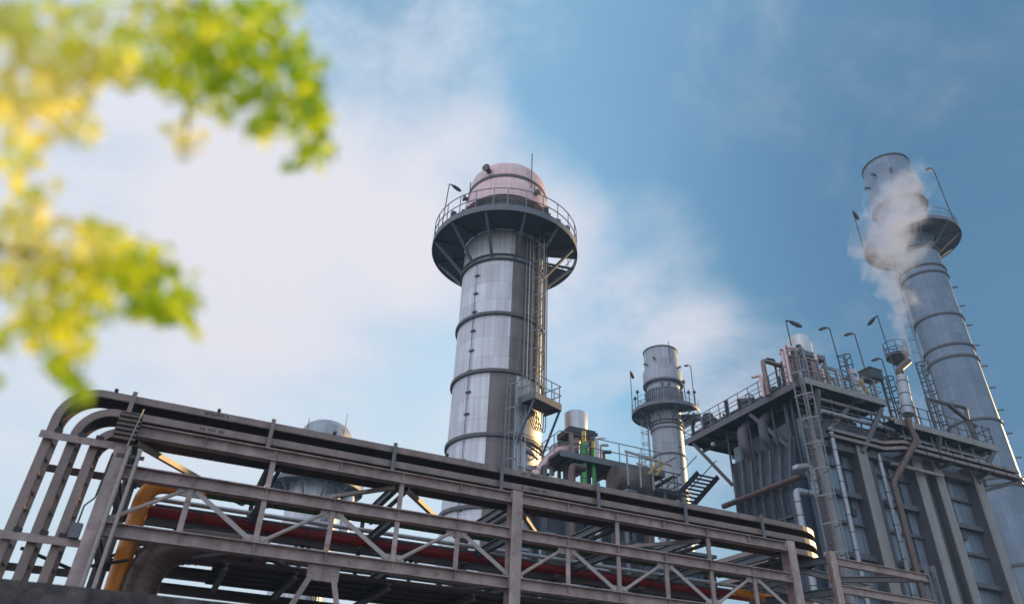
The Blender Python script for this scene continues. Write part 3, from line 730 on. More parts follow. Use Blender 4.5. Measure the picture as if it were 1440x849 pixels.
# plant seen through the rack
for k in range(14):
    x = 13.6 + k * .62; y = 30 + (k * 37 % 5) * .7; h = 9.5 + (k * 53 % 7) * .75
    if 17.5 < x < 18.2: continue
    pipe('riser_pipe', ('pale', 'brown', 'grey', 'dark')[k % 4] + ' riser pipe behind the rack below the middle unit, %s from the left' % ('first second third fourth fifth sixth seventh eighth ninth tenth eleventh twelfth thirteenth fourteenth'.split()[k]),
         [(x, y, 0), (x, y, h), (x + .9, y + .3, h + .1)], .08 + .05 * (k % 3), ('lagging', 'pipe_brown', 'steel_mid', 'steel_dark')[k % 4], .3, 10, bands=1.5, group='riser pipes behind the rack')
t = thing('storage_tank', 'silver horizontal tank glimpsed under the red pipe behind the rack centre', 'tank', (16.5, 28, 7))
MB().tube([(15.3, 28, 7.9), (15.5, 28, 7.9), (17.2, 28, 7.9), (17.4, 28, 7.9)], [.5, .8, .8, .5], 24).build('shell', 'lagging', t, True)
for x in (15.8, 16.9): MB().bx(x - .1, x + .1, 27.6, 28.4, 0, 7.2).build('saddle', 'steel_mid', t)
t = thing('equipment_house', 'dark clad equipment house behind the right half of the rack', 'building', (22.5, 31.5, 0))
MB().bx(20.2, 24.6, 29.6, 33, 0, 10.4).build('wall', 'soffit', t)
for k in range(8): MB().bx(20.3 + k * .55, 20.36 + k * .55, 29.55, 29.598, 0, 10.3).build('cladding_rib', 'steel_dark', t)
MB().bx(20.0, 24.8, 29.4, 33.2, 10.402, 10.55).build('roof', 'steel_mid', t)

# ------------------------------------------------------------------ boiler house (right)
YW = 24.0
bh = thing('boiler_house', 'huge grey steel boiler house with ribbed walls and railed roof on the right', 'boiler house', (33, 29, 0))
def H(mb, name, m, sm=False): return mb.build(name, m, bh, sm)
XL, XR = 27.5, 40.0
H(MB().bx(XL + .3, XR, YW + .68, 30.4, 0, 17.2), 'casing', 'casing')
for x, w in ((27.5, .42), (30.5, .68), (34.55, .68), (36.1, .64), (39.3, .68)):    # deep columns
    c_ = MB().bx(x - .02, x + .02, YW + .031, YW + .678, 0, 16.2)
    c_.bx(x - w * .45, x - w * .45 + .02, YW + .031, YW + .678, 0, 16.19)
    H(c_, 'column_web', 'casing_col')
    H(MB().bx(x - w / 2, x + w / 2, YW - .03, YW + .03, 0, 16.2), 'column_flange', 'casing_flange')
for x in (31.3, 35.33): H(MB().bx(x - .3, x + .3, YW + .35, YW + .678, 0, 16.6), 'column_web', 'casing_col')
zs = [2.0, 3.6, 5.2, 6.8, 8.4, 10.1, 11.7, 13.1, 14.6]
for (xa, xb) in ((27.54, 30.14), (31.62, 34.18), (36.13, 38.93)):
    for i, z in enumerate(zs):
        dz = -.35 if xa > 36 else 0
        big = i % 2
        H(MB().bx(xa, xb, YW + (.33 if big else .5), YW + .678, z + dz - .02, z + dz + .02).bx(xa, xb, YW + (.31 if big else .49), YW + (.3295 if big else .4995), z + dz - (.13 if big else .07), z + dz + (.13 if big else .07)), 'girt', 'casing_col')
# soffit band shadows: upper beams
H(MB().bx(XL - .2, XR + .2, YW + .1, YW + .6, 15.3, 15.62), 'ring_beam', 'casing_col')
# roof gallery, left part (higher)
ZL, ZR = 18.35, 17.4
YG = 23.3
xl0 = 26.65; xl1 = onY(1248, 578, YG).x
yb = onX(965, 640, xl0).y
H(MB().bx(xl0, xl1, YG, yb, ZL - .02, ZL + .04), 'roof_deck', 'soffit')
H(MB().bx(xl0, xl1 + .04, YG - .04, YG, ZL - .2, ZL + .16), 'deck_fascia', 'casing_flange')
H(MB().bx(xl0 - .04, xl0, YG - .04, yb, ZL - .2, ZL + .16), 'deck_fascia', 'steel_mid')
H(MB().bx(xl1, xl1 + .04, YG, yb, ZL - .2, ZL + .16), 'deck_fascia', 'steel_mid')
for k in range(7):
    y = YG + .8 + k * 1.5
    if y < yb - .2: H(MB().ibeam((xl0 + .02, y, ZL - .13), (xl1 - .02, y, ZL - .13), .2, .14), 'deck_beam', 'steel_dark')
for x in (27.9, 30.2, 32.0): H(MB().ibeam((x, YG + .02, ZL - .35), (x, yb - .1, ZL - .35), .2, .14), 'deck_beam', 'steel_dark')
xr0, xr1 = xl1 + .3, 40.9
H(MB().bx(xr0, xr1, YG, 33, ZR - .02, ZR + .04), 'roof_deck', 'soffit')
H(MB().bx(xr0, xr1, YG - .04, YG, ZR - .2, ZR + .16), 'deck_fascia', 'casing_flange')
H(MB().bx(xr1, xr1 + .04, YG - .04, 33, ZR - .2, ZR + .16), 'deck_fascia', 'casing_flange')
for k in range(6):
    x = xr0 + .7 + k * 1.4; H(MB().ibeam((x, YG + .02, ZR - .13), (x, 30, ZR - .13), .2, .14), 'deck_beam', 'steel_dark')
# upper casing between wall and deck
H(MB().bx(XL + .8, xl1 - .1, YW + 1.3, 30.2, 17.2, ZL - .46), 'upper_casing', 'soffit')
H(MB().bx(xl0 + 1.0, xl1 - .1, YG + 2.2, 30.0, ZL - .44, ZL - .25), 'upper_casing', 'soffit')
# knee struts
for (a, b) in (((27.5, YW - .03, 15.6), (27.6, YG + .1, ZL - .3)), ((30.5, YW - .03, 15.4), (32.1, YG + .1, ZL - .4)), ((27.6, YW + .2, 15.4), (30.4, YG + .5, ZL - .3)), ((36.15, YW, 15.6), (36.2, YG + .1, ZR - .2)), ((39.3, YW, 15.3), (40.7, YG + .1, ZR - .2))):
    H(MB().bar(a, b, .22, .22), 'strut', 'casing_col')
for (a, b) in (((27.9, 25.2, 14.7), (26.8, 27.6, ZL - .25)), ((27.9, 31.0, 15.2), (26.8, yb - .6, ZL - .25))):
    H(MB().bar(a, b, .2, .2), 'strut', 'casing_col')
H(rail_mb([(xl1, YG + 3, ZL), (xl1, YG + .02, ZL), (xl0 + .02, YG + .02, ZL), (xl0 + .02, yb, ZL), (xl1, yb, ZL)], 1.25, .85, .03), 'railing', 'rail')
H(rail_mb([(xr0, YG + .02, ZR), (xr1 - .02, YG + .02, ZR), (xr1 - .02, 32, ZR)], 1.2, .75, .03), 'railing', 'steel_dark')
for hh in (.32, .9): H(MB().tube([(xl1, YG + .02, ZL + hh), (xl0 + .02, YG + .02, ZL + hh), (xl0 + .02, yb, ZL + hh)], .022, 6), 'rail_bar', 'rail')
for k in range(9): H(MB().bx(xl0 - .1, xl0 + .06, YG + .5 + k * 1.07, YG + .62 + k * 1.07, ZL + .17, ZL + .5 + .35 * ((k * 7) % 3)), 'rail_box', 'steel_dark')
for k, (z_, y_, r_) in enumerate(((17.75, 23.75, .09), (17.5, 24.0, .06), (17.1, 23.8, .12), (16.75, 23.9, .05))):
    pipe('soffit_pipe', ('topmost', 'second highest', 'third highest', 'lowest')[k] + ' of the four pipes slung under the boiler house roof gallery front', [(27.2 + .4 * k, y_, z_), (33.2 + .5 * (k % 2), y_, z_), (33.2 + .5 * (k % 2), y_ + 1.2, z_ - .5)], r_, ('casing_flange', 'steel_mid', 'lagging', 'pipe_brown')[k], .2, 10, bands=1.1)
for k in range(6): H(MB().bar((28.0 + k * .95, 23.9, 16.6), (28.0 + k * .95, 23.9, ZL - .3), .06, .06), 'pipe_hanger', 'casing_col')
for k in range(7): H(MB().bar((33.6 + k * 1.1, 23.6, 16.25), (33.6 + k * 1.1, 23.6, ZR - .2), .06, .06), 'pipe_hanger', 'casing_flange')
H(MB().tube([(33.4, 23.7, 16.75), (40.6, 23.7, 16.75)], .07, 8), 'hanger_pipe', 'lagging', True)
H(MB().tube([(33.4, 23.95, 17.0), (40.2, 23.95, 17.0)], .1, 8), 'hanger_pipe', 'casing_col', True)
# rounded rail end at far left
# left side: inlet duct with sloping ribbed face
yd0, yd1 = 26.4, 33.2
vs = [(28.3, yd0, 0), (28.3, yd0, 16.0), (28.3, yd1 - 2.2, 16.0), (28.3, yd1, 9), (28.3, yd1, 0)]
vs2 = [(XL + .301, y, z) for _, y, z in vs]
def slab(poly, thick, name, m):
    n = len(poly); vs = [V(p) for p in poly] + [V(p) + V(thick) for p in poly]
    return H(MB().add(vs, [tuple(range(n)), tuple(range(2 * n - 1, n - 1, -1))] + [(i, i + n, (i + 1) % n + n, (i + 1) % n) for i in range(n)]), name, m)
def P_(y, z): return V((27.3 + max(0, (z - 9) / 7) * .35, y, z))
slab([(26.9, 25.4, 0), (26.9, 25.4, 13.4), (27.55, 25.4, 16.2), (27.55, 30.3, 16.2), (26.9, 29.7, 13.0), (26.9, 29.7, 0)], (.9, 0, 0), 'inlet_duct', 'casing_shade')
for k in range(7):
    y0 = 25.6 + k * .66; y1 = 25.6 + k * .76
    H(MB().bar((26.86, y0, 0), (26.86, y0, 13.2), .12, .34, (1, 0, 0)).bar((26.86, y0, 13.2), (27.5, y1, 16.1), .12, .34, (1, 0, 0)), 'duct_rib', 'casing_col')
for z in (8, 10, 12, 13.6): H(MB().bx(26.72 + (.1 if z > 13 else 0), 26.898, 25.5, 29.6, z - .06, z + .06), 'duct_rib', 'casing_col')
for y, r in ((28.6, .32), (27.0, .26)):   # short thick pipes in the shadow under the gallery
    H(MB().tube(fillet([(27.6, y, 18.0), (27.0, y, 17.4), (27.0, y, 16.5), (27.7, y, 15.9)], .4), r, 16), 'bypass_duct', 'casing_col', True)
for k in range(10):
    y = 24.5 + k * .62; H(MB().tube([(27.2 + .2 * (k % 3), y, 14.5), (27.2 + .2 * (k % 3), y, ZL - .1)], .06 + .03 * (k % 3), 8), 'hanger_pipe', ('steel_dark', 'steel_dark', 'casing_col')[k % 3], True)
for y in (31.3,):   # small bright fittings seen in the dark
    H(MB().lathe((27.1, y), [(.02, ZL - .6), (.10, ZL - .62), (.15, ZL - .78), (.02, ZL - .82)], 12), 'underdeck_lamp', 'white', True)
# cable trays and pipe rack along the front
for zz in (16.15, 15.82):
    t = thing('wall_tray', ('upper' if zz > 16 else 'lower') + ' pale cable tray strip running along the boiler house front', 'cable tray', (33, YW - .6, zz), 'cable trays on the boiler house front')
    P = [V((28.2, YW - .25, zz)), V((32.0, YW - .25, zz)), V((32.8, YW - .8, zz + .02)), V((42.0, YW - .8, zz + .02))]
    MB().sweep(P, [V((0, 0, 1))] * 4, .025, .17).build('side_rail', 'galv', t)
    MB().sweep([p + V((0, .45, 0)) for p in P], [V((0, 0, 1))] * 4, .025, .17).build('side_rail', 'galv', t)
    MB().sweep([p + V((0, .22, -.05)) for p in P], [V((0, 0, 1))] * 4, .40, .02).build('tray_bed', 'tray_bed', t)
    for x in [33.4 + i * 1.05 for i in range(8)]: MB().bx(x - .02, x + .02, YW - .84, YW - .814, zz - .1, zz + .12).build('tray_joint', 'steel_dark', t)
for x in (33.2, 36.3, 39.3, 41.8):
    H(MB().ibeam((x, YW - .8, 15.62), (x, YW + .6, 15.62), .16, .12), 'tray_bracket', 'casing_col')
H(MB().bar((39.6, YW + .3, 14.9), (41.9, YW - .7, 15.6), .12, .12).bar((39.6, YW + 3, 15.6), (41.9, YW + 2, 15.7), .12, .12).bar((41.9, YW - .7, 15.66), (41.9, YW + 2.2, 15.66), .14, .14), 'tray_bracket', 'casing_col')
H(MB().bx(32.2, 36.0, YW - .35, YW - .2, 14.95, 15.1), 'bracket_beam', 'casing_flange')
# pipes on the front wall
pipe('wall_pipe', 'left silver banded pipe rising up the boiler house front', [(28.25, YW - .1, 0), (28.45, YW - .1, 16.3)], .13, 'lagging', n=14, bands=.8, group='silver pipes on the boiler house front')
pipe('wall_pipe', 'right silver banded pipe beside the second column of the boiler house', [(31.75, YW + .15, 0), (31.9, YW + .15, 15.6)], .12, 'lagging', n=14, bands=.8, group='silver pipes on the boiler house front')
pa, pb, pc, pd, pe = (onY(1276, 588, 23.0), onY(1288, 620, 23.0), onY(1256, 678, 23.6), onY(1270, 740, 23.6), onY(1292, 849, 23.6))
pipe('brown_downpipe', 'dog-legged brown pipe coming down over the boiler house trays', [pa, pb, pc, (pc.x, 23.6, 0)], .16, 'pipe_brown', .4, 14, bands=2)
pv0, pv1 = onY(1277, 583, 23.0), onY(1268, 530, 23.2)
pipe('vent_stub', 'thick silver riser below the steam outlet on the boiler house roof', [pv0, pv1], .3, 'lagging', n=18, bands=.7)
pv2 = onY(1277, 508, 23.2)
pipe('steam_outlet', 'bent brown outlet pipe blowing the white steam', [pv1, pv1 + V((0, 0, .5)), pv2], .2, 'pipe_brown', .3, 12)
pts = [onX(1017, 708, 26.4), onX(1100, 662, 26.4)]
pp = [V((26.4, pts[0].y, pts[0].z)), V((26.4, 25.2, pts[0].z + .1)), V((26.4, 24.0, pts[0].z + .15))]
za = onY(1112, 652, 23.9).z
q0, q1, q2, q3, q4 = onY(1108, 655, 23.7), onY(1140, 655, 23.7), onY(1146, 695, 23.7), onY(1120, 695, 23.7), onY(1128, 760, 23.7)
pipe('loop_pipe', 'brownish pipe running along the duct side of the boiler house', [(26.4, pts[0].y, q0.z), (26.4, 24.2, q0.z)], .15, 'pipe_brown', n=14, bands=2)
pipe('loop_pipe', 'lagged pipe bent into a square loop beside the caged ladder', [(26.4, 24.2, q0.z), (q0.x + .3, 23.8, q0.z), (q1.x, 23.7, q1.z), (q1.x, 23.7, q2.z), (q3.x, 23.7, q2.z), (q3.x, 23.7, 0)], .16, 'lagging', .25, 14, bands=.6)
# caged ladder up the left front corner
fp = onY(1110, 745, 23.0); tp_ = onY(1083, 505, 23.0)
lt = thing('caged_ladder', 'tall caged ladder climbing the left front corner of the boiler house', 'ladder', (25.9, 23.0, 0))
l_, c_ = ladder_mb((25.9, 23.1, 4), (25.9, 23.1, 20.0), (1, 0, 0), (0, -1, 0), .55, True, 3, 1.25, .035, .33, .8)
l_.build('stile', 'galv', lt); c_.build('safety_cage', 'rail', lt)
for z in (10, 13, 16, 18): MB().bar((25.9, 23.1, z), (27.3, 24.0, z), .06, .06).build('stand_off', 'rail', lt)
# open stair at the left end of the gallery
t = thing('metal_stair', 'steep open tread stair dropping from the left end of the boiler house gallery', 'stair', (27, yb, 0))
sa, sb = onY(985, 668, yb + .4), onY(948, 706, yb + .4)
ns = 9
for k in range(ns):
    p = sa + (sb - sa) * (k / (ns - 1)); MB().bx(p.x - .12, p.x + 1.35, p.y - .11, p.y + .11, p.z - .02, p.z + .02).build('tread', 'steel_dark', t)
dn = (sb - sa)
for x in (-.15, 1.38): MB().bar(sa + V((x, 0, .15)), sb + dn * .4 + V((x, 0, .0)), .06, .3).build('stringer', 'steel_dark', t)
for x in (-.15, 1.38): MB().tube([sa + V((x, 0, 1.2)), sb + dn * .4 + V((x, 0, 1.1))], .035, 6).build('handrail', 'rail', t)
# --- things on the boiler house roof
def px_roof(px, py, Y): return onY(px, py, Y)
# silencer vessel on frame
YV = 25.2
c_ = onY(1127, 500, YV); z1 = onY(1127, 477, YV).z; z0 = onY(1127, 504, YV).z
t = thing('silencer', 'domed silver silencer drum on legs at the boiler house roof corner', 'silencer', (c_.x, YV, ZL))
MB().lathe((c_.x, YV), [(.05, z0), (.66, z0), (.66, z1 - .2), (.6, z1 - .05), (.4, z1 + .05), (.02, z1 + .1)], 32).build('drum', 'alu', t, True)
MB().bx(c_.x - .85, c_.x + .85, YV - .85, YV + .85, z0 - .3, z0 - .02).build('frame_top', 'steel_mid', t)
for x in (-.78, .78):
    for y in (-.78, .78): MB().bar((c_.x + x, YV + y, ZL + .04), (c_.x + x, YV + y, z0 - .31), .15, .15).build('leg', 'galv', t)
MB().bar((c_.x - .7, YV - .8, ZL + .3), (c_.x + .7, YV - .8, z0 - .5), .07, .07).build('frame_brace', 'steel_mid', t)
ya = 25.6
e0, e1, e2 = onY(1079, 545, ya), onY(1078, 508, ya), onY(1105, 512, ya)
pipe('vent_pipe', 'goose-neck vent pipe at the left roof corner of the boiler house', [(e0.x, ya, ZL), (e0.x, ya, e1.z), (e2.x + .3, ya, e1.z - .05), (e2.x + .3, ya, ZL)], .13, 'galv', .22, 14)
rnd = random.Random(3)
for k in range(32):
    px, py = 1088 + rnd.random() * 72, 0; x = onY(px, 540, 25).x; y = 23.7 + rnd.random() * 2.6; h = .8 + rnd.random() * 1.9
    mm = ('steel_dark', 'alu_pink', 'galv', 'pipe_brown')[k % 4]
    pipe('roof_pipe', ('dark', 'pinkish', 'grey', 'brown')[k % 4] + ' stub pipe in the tangle under the roof silencer of the boiler house', [(x, y, ZL), (x, y, ZL + h), (x + rnd.uniform(-.5, .5), y + rnd.uniform(-.4, .4), ZL + h)], .06 + .05 * rnd.random(), mm, .1, 8, group='stub pipes under the roof silencer, ' + ('dark', 'pinkish', 'grey', 'brown')[k % 4])
def valve(p, label, sc=1., turn=0.):
    t = thing('valve', label, 'valve', tuple(p), 'motor valves on the boiler house roof'); p = V(p)
    MB().tube([p, p + V((0, 0, .5 * sc))], .09 * sc, 8).build('stem', 'steel_dark', t)
    MB().lathe((p.x, p.y), [(.02, p.z + .45 * sc), (.24 * sc, p.z + .5 * sc), (.28 * sc, p.z + .7 * sc), (.2 * sc, p.z + .95 * sc), (.02, p.z + 1.0 * sc)], 14).build('body', 'steel_dark', t, True)
    d = V((math.cos(turn), math.sin(turn), 0))
    c = p + V((0, 0, .75 * sc)); MB().tube([c, c + d * .55 * sc], .11 * sc, 8).build('actuator', 'steel_mid', t, True)
    c2 = c + d * .58 * sc; u, w = V((0, 0, 1)), d.cross(V((0, 0, 1)))
    MB().tube([c2 + (u * math.cos(a) + w * math.sin(a)) * .26 * sc for a in [2 * math.pi * i / 16 for i in range(16)]], .03 * sc, 5, closed=True).tube([c2 - u * .25 * sc, c2 + u * .25 * sc], .02, 5).build('handwheel', 'steel_dark', t, True)
for k, (px, py, sc, lab) in enumerate(((1000, 622, 1.5, 'large dark valve with handwheel nearest the left end of the boiler house gallery'), (1024, 600, .8, 'small valve with a thin post on the boiler house gallery, second from the left end'), (1047, 580, 1.2, 'tall dark valve standing clear against the sky on the gallery'), (1090, 553, .9, 'green capped valve beside the goose-neck vent pipe'))):
    p = onX(px, py, 27.4); valve((27.4, p.y, ZL + .05), lab, sc, 2.6 + k)
pipe('gallery_pipe', 'dark pipe lying along the gallery handrail of the boiler house', [(27.0, 25, ZL + .45), (27.0, 33, ZL + .45)], .12, 'steel_mid', bands=1.5)
for k in range(3):
    t = thing('pipe_support', ('left', 'middle', 'right')[k] + ' of the three goal-post pipe supports below the roof silencer', 'pipe support', (28.3 + k * 1.3, 24.0, ZL))
    for x in (-.4, .4): MB().bar((28.3 + k * 1.3 + x, 24.0, ZL + .04), (28.3 + k * 1.3 + x, 24.0, ZL + 1.9 - .3 * k), .09, .09).build('leg', 'galv', t)
    MB().bar((27.85 + k * 1.3, 24.0, ZL + 1.95 - .3 * k), (28.75 + k * 1.3, 24.0, ZL + 1.95 - .3 * k), .1, .1).build('crossbar', 'casing_flange', t)
# small fixtures on the front wall
for (x, z, w_, h_) in ((28.0, 14.2, .3, .5), (29.6, 12.3, .25, .35), (32.9, 13.2, .3, .45), (37.4, 12.4, .5, .7), (33.5, 9.6, .3, .4)):
    H(MB().bx(x - w_ / 2, x + w_ / 2, YW + .5, YW + .675, z - h_ / 2, z + h_ / 2), 'wall_box', 'steel_dark')
for pts_ in ([(28.0, YW + .6, 14.4), (28.0, YW + .6, 15.4), (28.6, YW + .6, 15.4)], [(29.6, YW + .6, 12.5), (29.6, YW + .6, 15.3)], [(32.9, YW + .6, 13.4), (32.9, YW + .6, 15.2), (33.9, YW + .6, 15.2)], [(37.4, YW + .6, 12.7), (37.4, YW + .6, 15.3)], [(33.5, YW + .6, 9.8), (33.5, YW + .6, 15.3)]):
    H(MB().tube(fillet(pts_, .1) if len(pts_) > 2 else pts_, .035, 6), 'wall_cable', 'black')
# boxes, tilted vessel, signs at the centre of the roof
t = thing('roof_cabinet', 'dark open-sided cabinet on posts at the middle of the boiler house roof', 'cabinet', tuple(onY(1227, 560, 25)))
p = onY(1227, 528, 25)
MB().bx(p.x - .5, p.x + .5, 24.7, 25.5, p.z - .3, p.z + .3).build('case', 'steel_dark', t)
MB().bx(p.x - .55, p.x + .55, 24.65, 25.55, p.z + .302, p.z + .36).build('lid', 'steel_mid', t)
for x in (-.45, .45): MB().bar((p.x + x, 24.8, ZL), (p.x + x, 24.8, p.z - .31), .08, .08).build('leg', 'steel_dark', t)
p = onY(1205, 545, 23.6)
pipe('roof_riser', 'thick pale riser pipe piercing the front edge of the boiler house roof', [(p.x, 23.55, ZL - .2), (p.x - .15, 23.55, onY(1205, 522, 23.55).z)], .2, 'lagging', n=16, bands=.6)
p = onY(1216, 545, 24.2); MB_ = MB().bar((p.x - .25, 24.2, ZL + 1.7), (p.x + .35, 24.2, ZL + .5), .16, .16)
t = thing('yellow_davit', 'short slanting yellow post on the boiler house roof', 'post', (p.x, 24.2, ZL)); MB_.build('post_arm', 'stair_yellow', t)
MB().bar((p.x + .35, 24.2, ZL), (p.x + .35, 24.2, ZL + .6), .1, .1).build('foot', 'steel_dark', t)
t = thing('roof_tank', 'squat dark tank behind the railing in the middle of the boiler house roof', 'tank', tuple(onY(1180, 560, 25.5)))
p = onY(1178, 545, 25.5); MB().lathe((p.x, 25.5), [(.05, ZL + .3), (.9, ZL + .3), (.9, ZL + 1.0), (.5, ZL + 1.35), (.05, ZL + 1.4)], 20).build('shell', 'steel_dark', t, True)
for a in range(4): MB().bar((p.x + .6 * math.cos(a * 1.571 + .8), 25.5 + .6 * math.sin(a * 1.571 + .8), ZL + .04), (p.x + .6 * math.cos(a * 1.571 + .8), 25.5 + .6 * math.sin(a * 1.571 + .8), ZL + .32), .1, .1).build('leg', 'steel_mid', t)
# roof ladder hoop and short caged ladders
def roof_ladder(x, y, z0, z1, label, ang=-90):
    t = thing('roof_ladder', label, 'ladder', (x, y, z0), 'short caged ladders on the boiler house roof')
    o_ = V((math.cos(R(ang)), math.sin(R(ang)), 0)); s_ = V((-o_.y, o_.x, 0))
    l, c = ladder_mb((x, y, z0), (x, y, z1), s_, o_, .5, True, .9, .7, .035, .3, .65)
    l.build('stile', 'steel_dark', t); c.build('safety_cage', 'steel_dark', t)
p = onY(1183, 505, 25.4); roof_ladder(p.x, 25.4, ZL, p.z + .3, 'caged ladder with open hoop top behind the roof silencer')
p = onY(1250, 560, 25.0); roof_ladder(p.x, 25.0, ZR, p.z + 1.4, 'caged ladder by the step in the boiler house roof')
p = onY(1300, 540, 26.0); roof_ladder(p.x, 26.0, ZR, onY(1295, 512, 26).z, 'caged ladder right of the steam riser')
for k, (px, pt, Y, z, hd_, lab) in enumerate(((1104, 450, 25.0, ZL, 0, 'mast lamp left of the roof silencer, its head pointing right'), (1168, 462, 25.5, ZL, 180, 'mast lamp right of the roof silencer, its head pointing left'), (1203, 470, 25.2, ZL, 180, 'tallest mast lamp at the middle of the boiler house roof'), (1241, 505, 25.0, ZR, 180, 'short mast lamp by the dark roof cabinet'), (1238, 445, 27.5, ZR, 90, 'mast lamp just left of the steam plume'))):
    p = onY(px, pt, Y); lamp((p.x + .15, Y, z), p.z - z, hd_ + (0 if hd_ else -15), lab, size=1.0, lean=-.02 if hd_ == 0 else -.04)
# lifting frame on the right roof end
t = thing('lifting_frame', 'bent tubular lifting frame on the right end of the boiler house roof', 'lifting frame', tuple(onY(1340, 600, 23.6)))
g0, g1, g2, g3 = onY(1303, 560, 23.8), onY(1333, 568, 23.8), onY(1358, 573, 23.8), onY(1361, 590, 23.8)
MB().tube(fillet([g0, g1, g2, g3], .15), .11, 8).build('top_tube', 'casing_col', t, True)
MB().bar(g1, onY(1372, 600, 23.8), .2, .16).build('brace_tube', 'casing_col', t)
MB().bar((g0.x, 23.8, ZR), g0, .14, .14).build('post', 'casing_col', t); MB().bar((g3.x + .2, 23.8, ZR), g3, .3, .2).build('post', 'casing_col', t)
for k in range(7):
    x = 35.6 + k * .75; h = .5 + .5 * ((k * 5) % 3) / 2
    pipe('roof_pipe', 'low dark stub pipe behind the railing of the right boiler house roof', [(x, 24.6 + .3 * (k % 2), ZR), (x, 24.6 + .3 * (k % 2), ZR + h), (x + .4, 24.6, ZR + h)], .08, ('steel_dark', 'pipe_brown', 'steel_mid')[k % 3], .1, 8, group='low stub pipes on the right roof')
# latticed mast behind the steam (small caged platform)
p = onY(1262, 500, 27.5)
t = thing('lookout_platform', 'small round caged platform on a post just left of the steam outlet', 'platform', (p.x, 27.5, ZR))
MB().lathe((p.x, 27.5), [(.1, p.z - .2), (.75, p.z - .2), (.75, p.z - .1), (.1, p.z - .1)], 20, close_prof=True).build('deck', 'steel_dark', t)
MB().lathe((p.x, 27.5), [(.1, p.z - .9), (.7, p.z - .25)], 16).build('deck_cone', 'steel_dark', t)
rail_mb([(p.x + .72 * math.cos(a), 27.5 + .72 * math.sin(a), p.z - .1) for a in [2 * math.pi * i / 16 for i in range(16)]], 1.0, .55, .03, True).build('railing', 'steel_dark', t)
MB().tube([(p.x, 27.5, ZR), (p.x, 27.5, p.z - .2)], .12, 8).build('post', 'steel_mid', t)

# ------------------------------------------------------------------ steam plume (volume)
YS = 24.5
ctr = [(1276, 507, 4), (1273, 480, 15), (1265, 440, 24), (1256, 400, 33), (1252, 350, 44), (1258, 305, 50), (1268, 268, 42), (1276, 238, 24)]
P = [onY(a, b, YS + i * .5) for i, (a, b, c) in enumerate(ctr)]
RD = [c * (p - CAM).length / 1010 for p, (a, b, c) in zip(P, ctr)]
pm = MB(); n = 16; vs = []
for i, p in enumerate(P):
    for k in range(n):
        a = 2 * math.pi * k / n; vs.append(p + V((math.cos(a), math.sin(a), 0)) * RD[i] * 1.15)
fs = [tuple(range(n))[::-1], tuple(range((len(P) - 1) * n, len(P) * n))]
for i in range(len(P) - 1):
    for k in range(n): fs.append((i*n + k, i*n + (k+1) % n, (i+1)*n + (k+1) % n, (i+1)*n + k))
pm.add(vs, fs)
mv = bpy.data.materials.new('steam'); mv.use_nodes = True; N = mv.node_tree.nodes; L = mv.node_tree.links
N.remove(N['Principled BSDF'])
tc = N.new('ShaderNodeTexCoord'); sep = N.new('ShaderNodeSeparateXYZ'); L.new(tc.outputs['Object'], sep.inputs[0])
z0s, z1s = P[0].z, P[-1].z
mr = N.new('ShaderNodeMapRange'); mr.inputs['From Min'].default_value = 0; mr.inputs['From Max'].default_value = z1s - z0s
L.new(sep.outputs['Z'], mr.inputs['Value'])
def curve(vals):
    c = N.new('ShaderNodeFloatCurve'); cv = c.mapping.curves[0]
    pts = [((p.z - z0s) / (z1s - z0s), v) for p, v in zip(P, vals)]
    cv.points[0].location = pts[0]; cv.points[1].location = pts[-1]
    for q in pts[1:-1]: cv.points.new(*q)
    c.mapping.use_clip = False; c.mapping.update(); L.new(mr.outputs['Result'], c.inputs['Value']); return c.outputs['Value']
def math_(op, a, b=None):
    m_ = N.new('ShaderNodeMath'); m_.operation = op
    for i, x in enumerate((a, b)):
        if x is None: continue
        if isinstance(x, (int, float)): m_.inputs[i].default_value = x
        else: L.new(x, m_.inputs[i])
    return m_.outputs[0]
RD = [r * .9 for r in RD]
SC = 20.0
cx_ = math_('MULTIPLY', math_('SUBTRACT', curve([(p.x - P[0].x) / SC + .5 for p in P]), .5), SC)
cy_ = math_('MULTIPLY', math_('SUBTRACT', curve([(p.y - P[0].y) / SC + .5 for p in P]), .5), SC)
rr_ = math_('MULTIPLY', curve([r / SC for r in RD]), SC)
dx = math_('SUBTRACT', sep.outputs['X'], cx_); dy = math_('SUBTRACT', sep.outputs['Y'], cy_)
dd = math_('DIVIDE', math_('SQRT', math_('ADD', math_('MULTIPLY', dx, dx), math_('MULTIPLY', dy, dy))), rr_)
nz = N.new('ShaderNodeTexNoise'); nz.inputs['Scale'].default_value = .5; nz.inputs['Detail'].default_value = 6; nz.inputs['Roughness'].default_value = .55; nz.inputs['Distortion'].default_value = 1.0
L.new(tc.outputs['Object'], nz.inputs['Vector'])
dens = math_('ADD', math_('SUBTRACT', .78, dd), math_('MULTIPLY', math_('SUBTRACT', nz.outputs['Fac'], .5), 3.6))
fall = N.new('ShaderNodeMapRange'); fall.inputs['From Min'].default_value = .55; fall.inputs['From Max'].default_value = 1.0; fall.inputs['To Min'].default_value = 1; fall.inputs['To Max'].default_value = .05
L.new(mr.outputs['Result'], fall.inputs['Value'])
dens = math_('MULTIPLY', math_('MINIMUM', math_('MAXIMUM', math_('MULTIPLY', dens, 2.2), 0.), 1.), fall.outputs['Result'])
pv = N.new('ShaderNodeVolumePrincipled'); pv.inputs['Color'].default_value = (.58, .65, .82, 1); pv.inputs['Anisotropy'].default_value = .2
L.new(math_('MULTIPLY', dens, .34), pv.inputs['Density']); L.new(pv.outputs[0], N['Material Output'].inputs['Volume'])
steam = pm.build('steam_plume', mv, None, loc=tuple(P[0]))
tag(steam, 'pale steam plume drifting up from the roof outlet across the tall right stack', 'steam', kind='stuff')

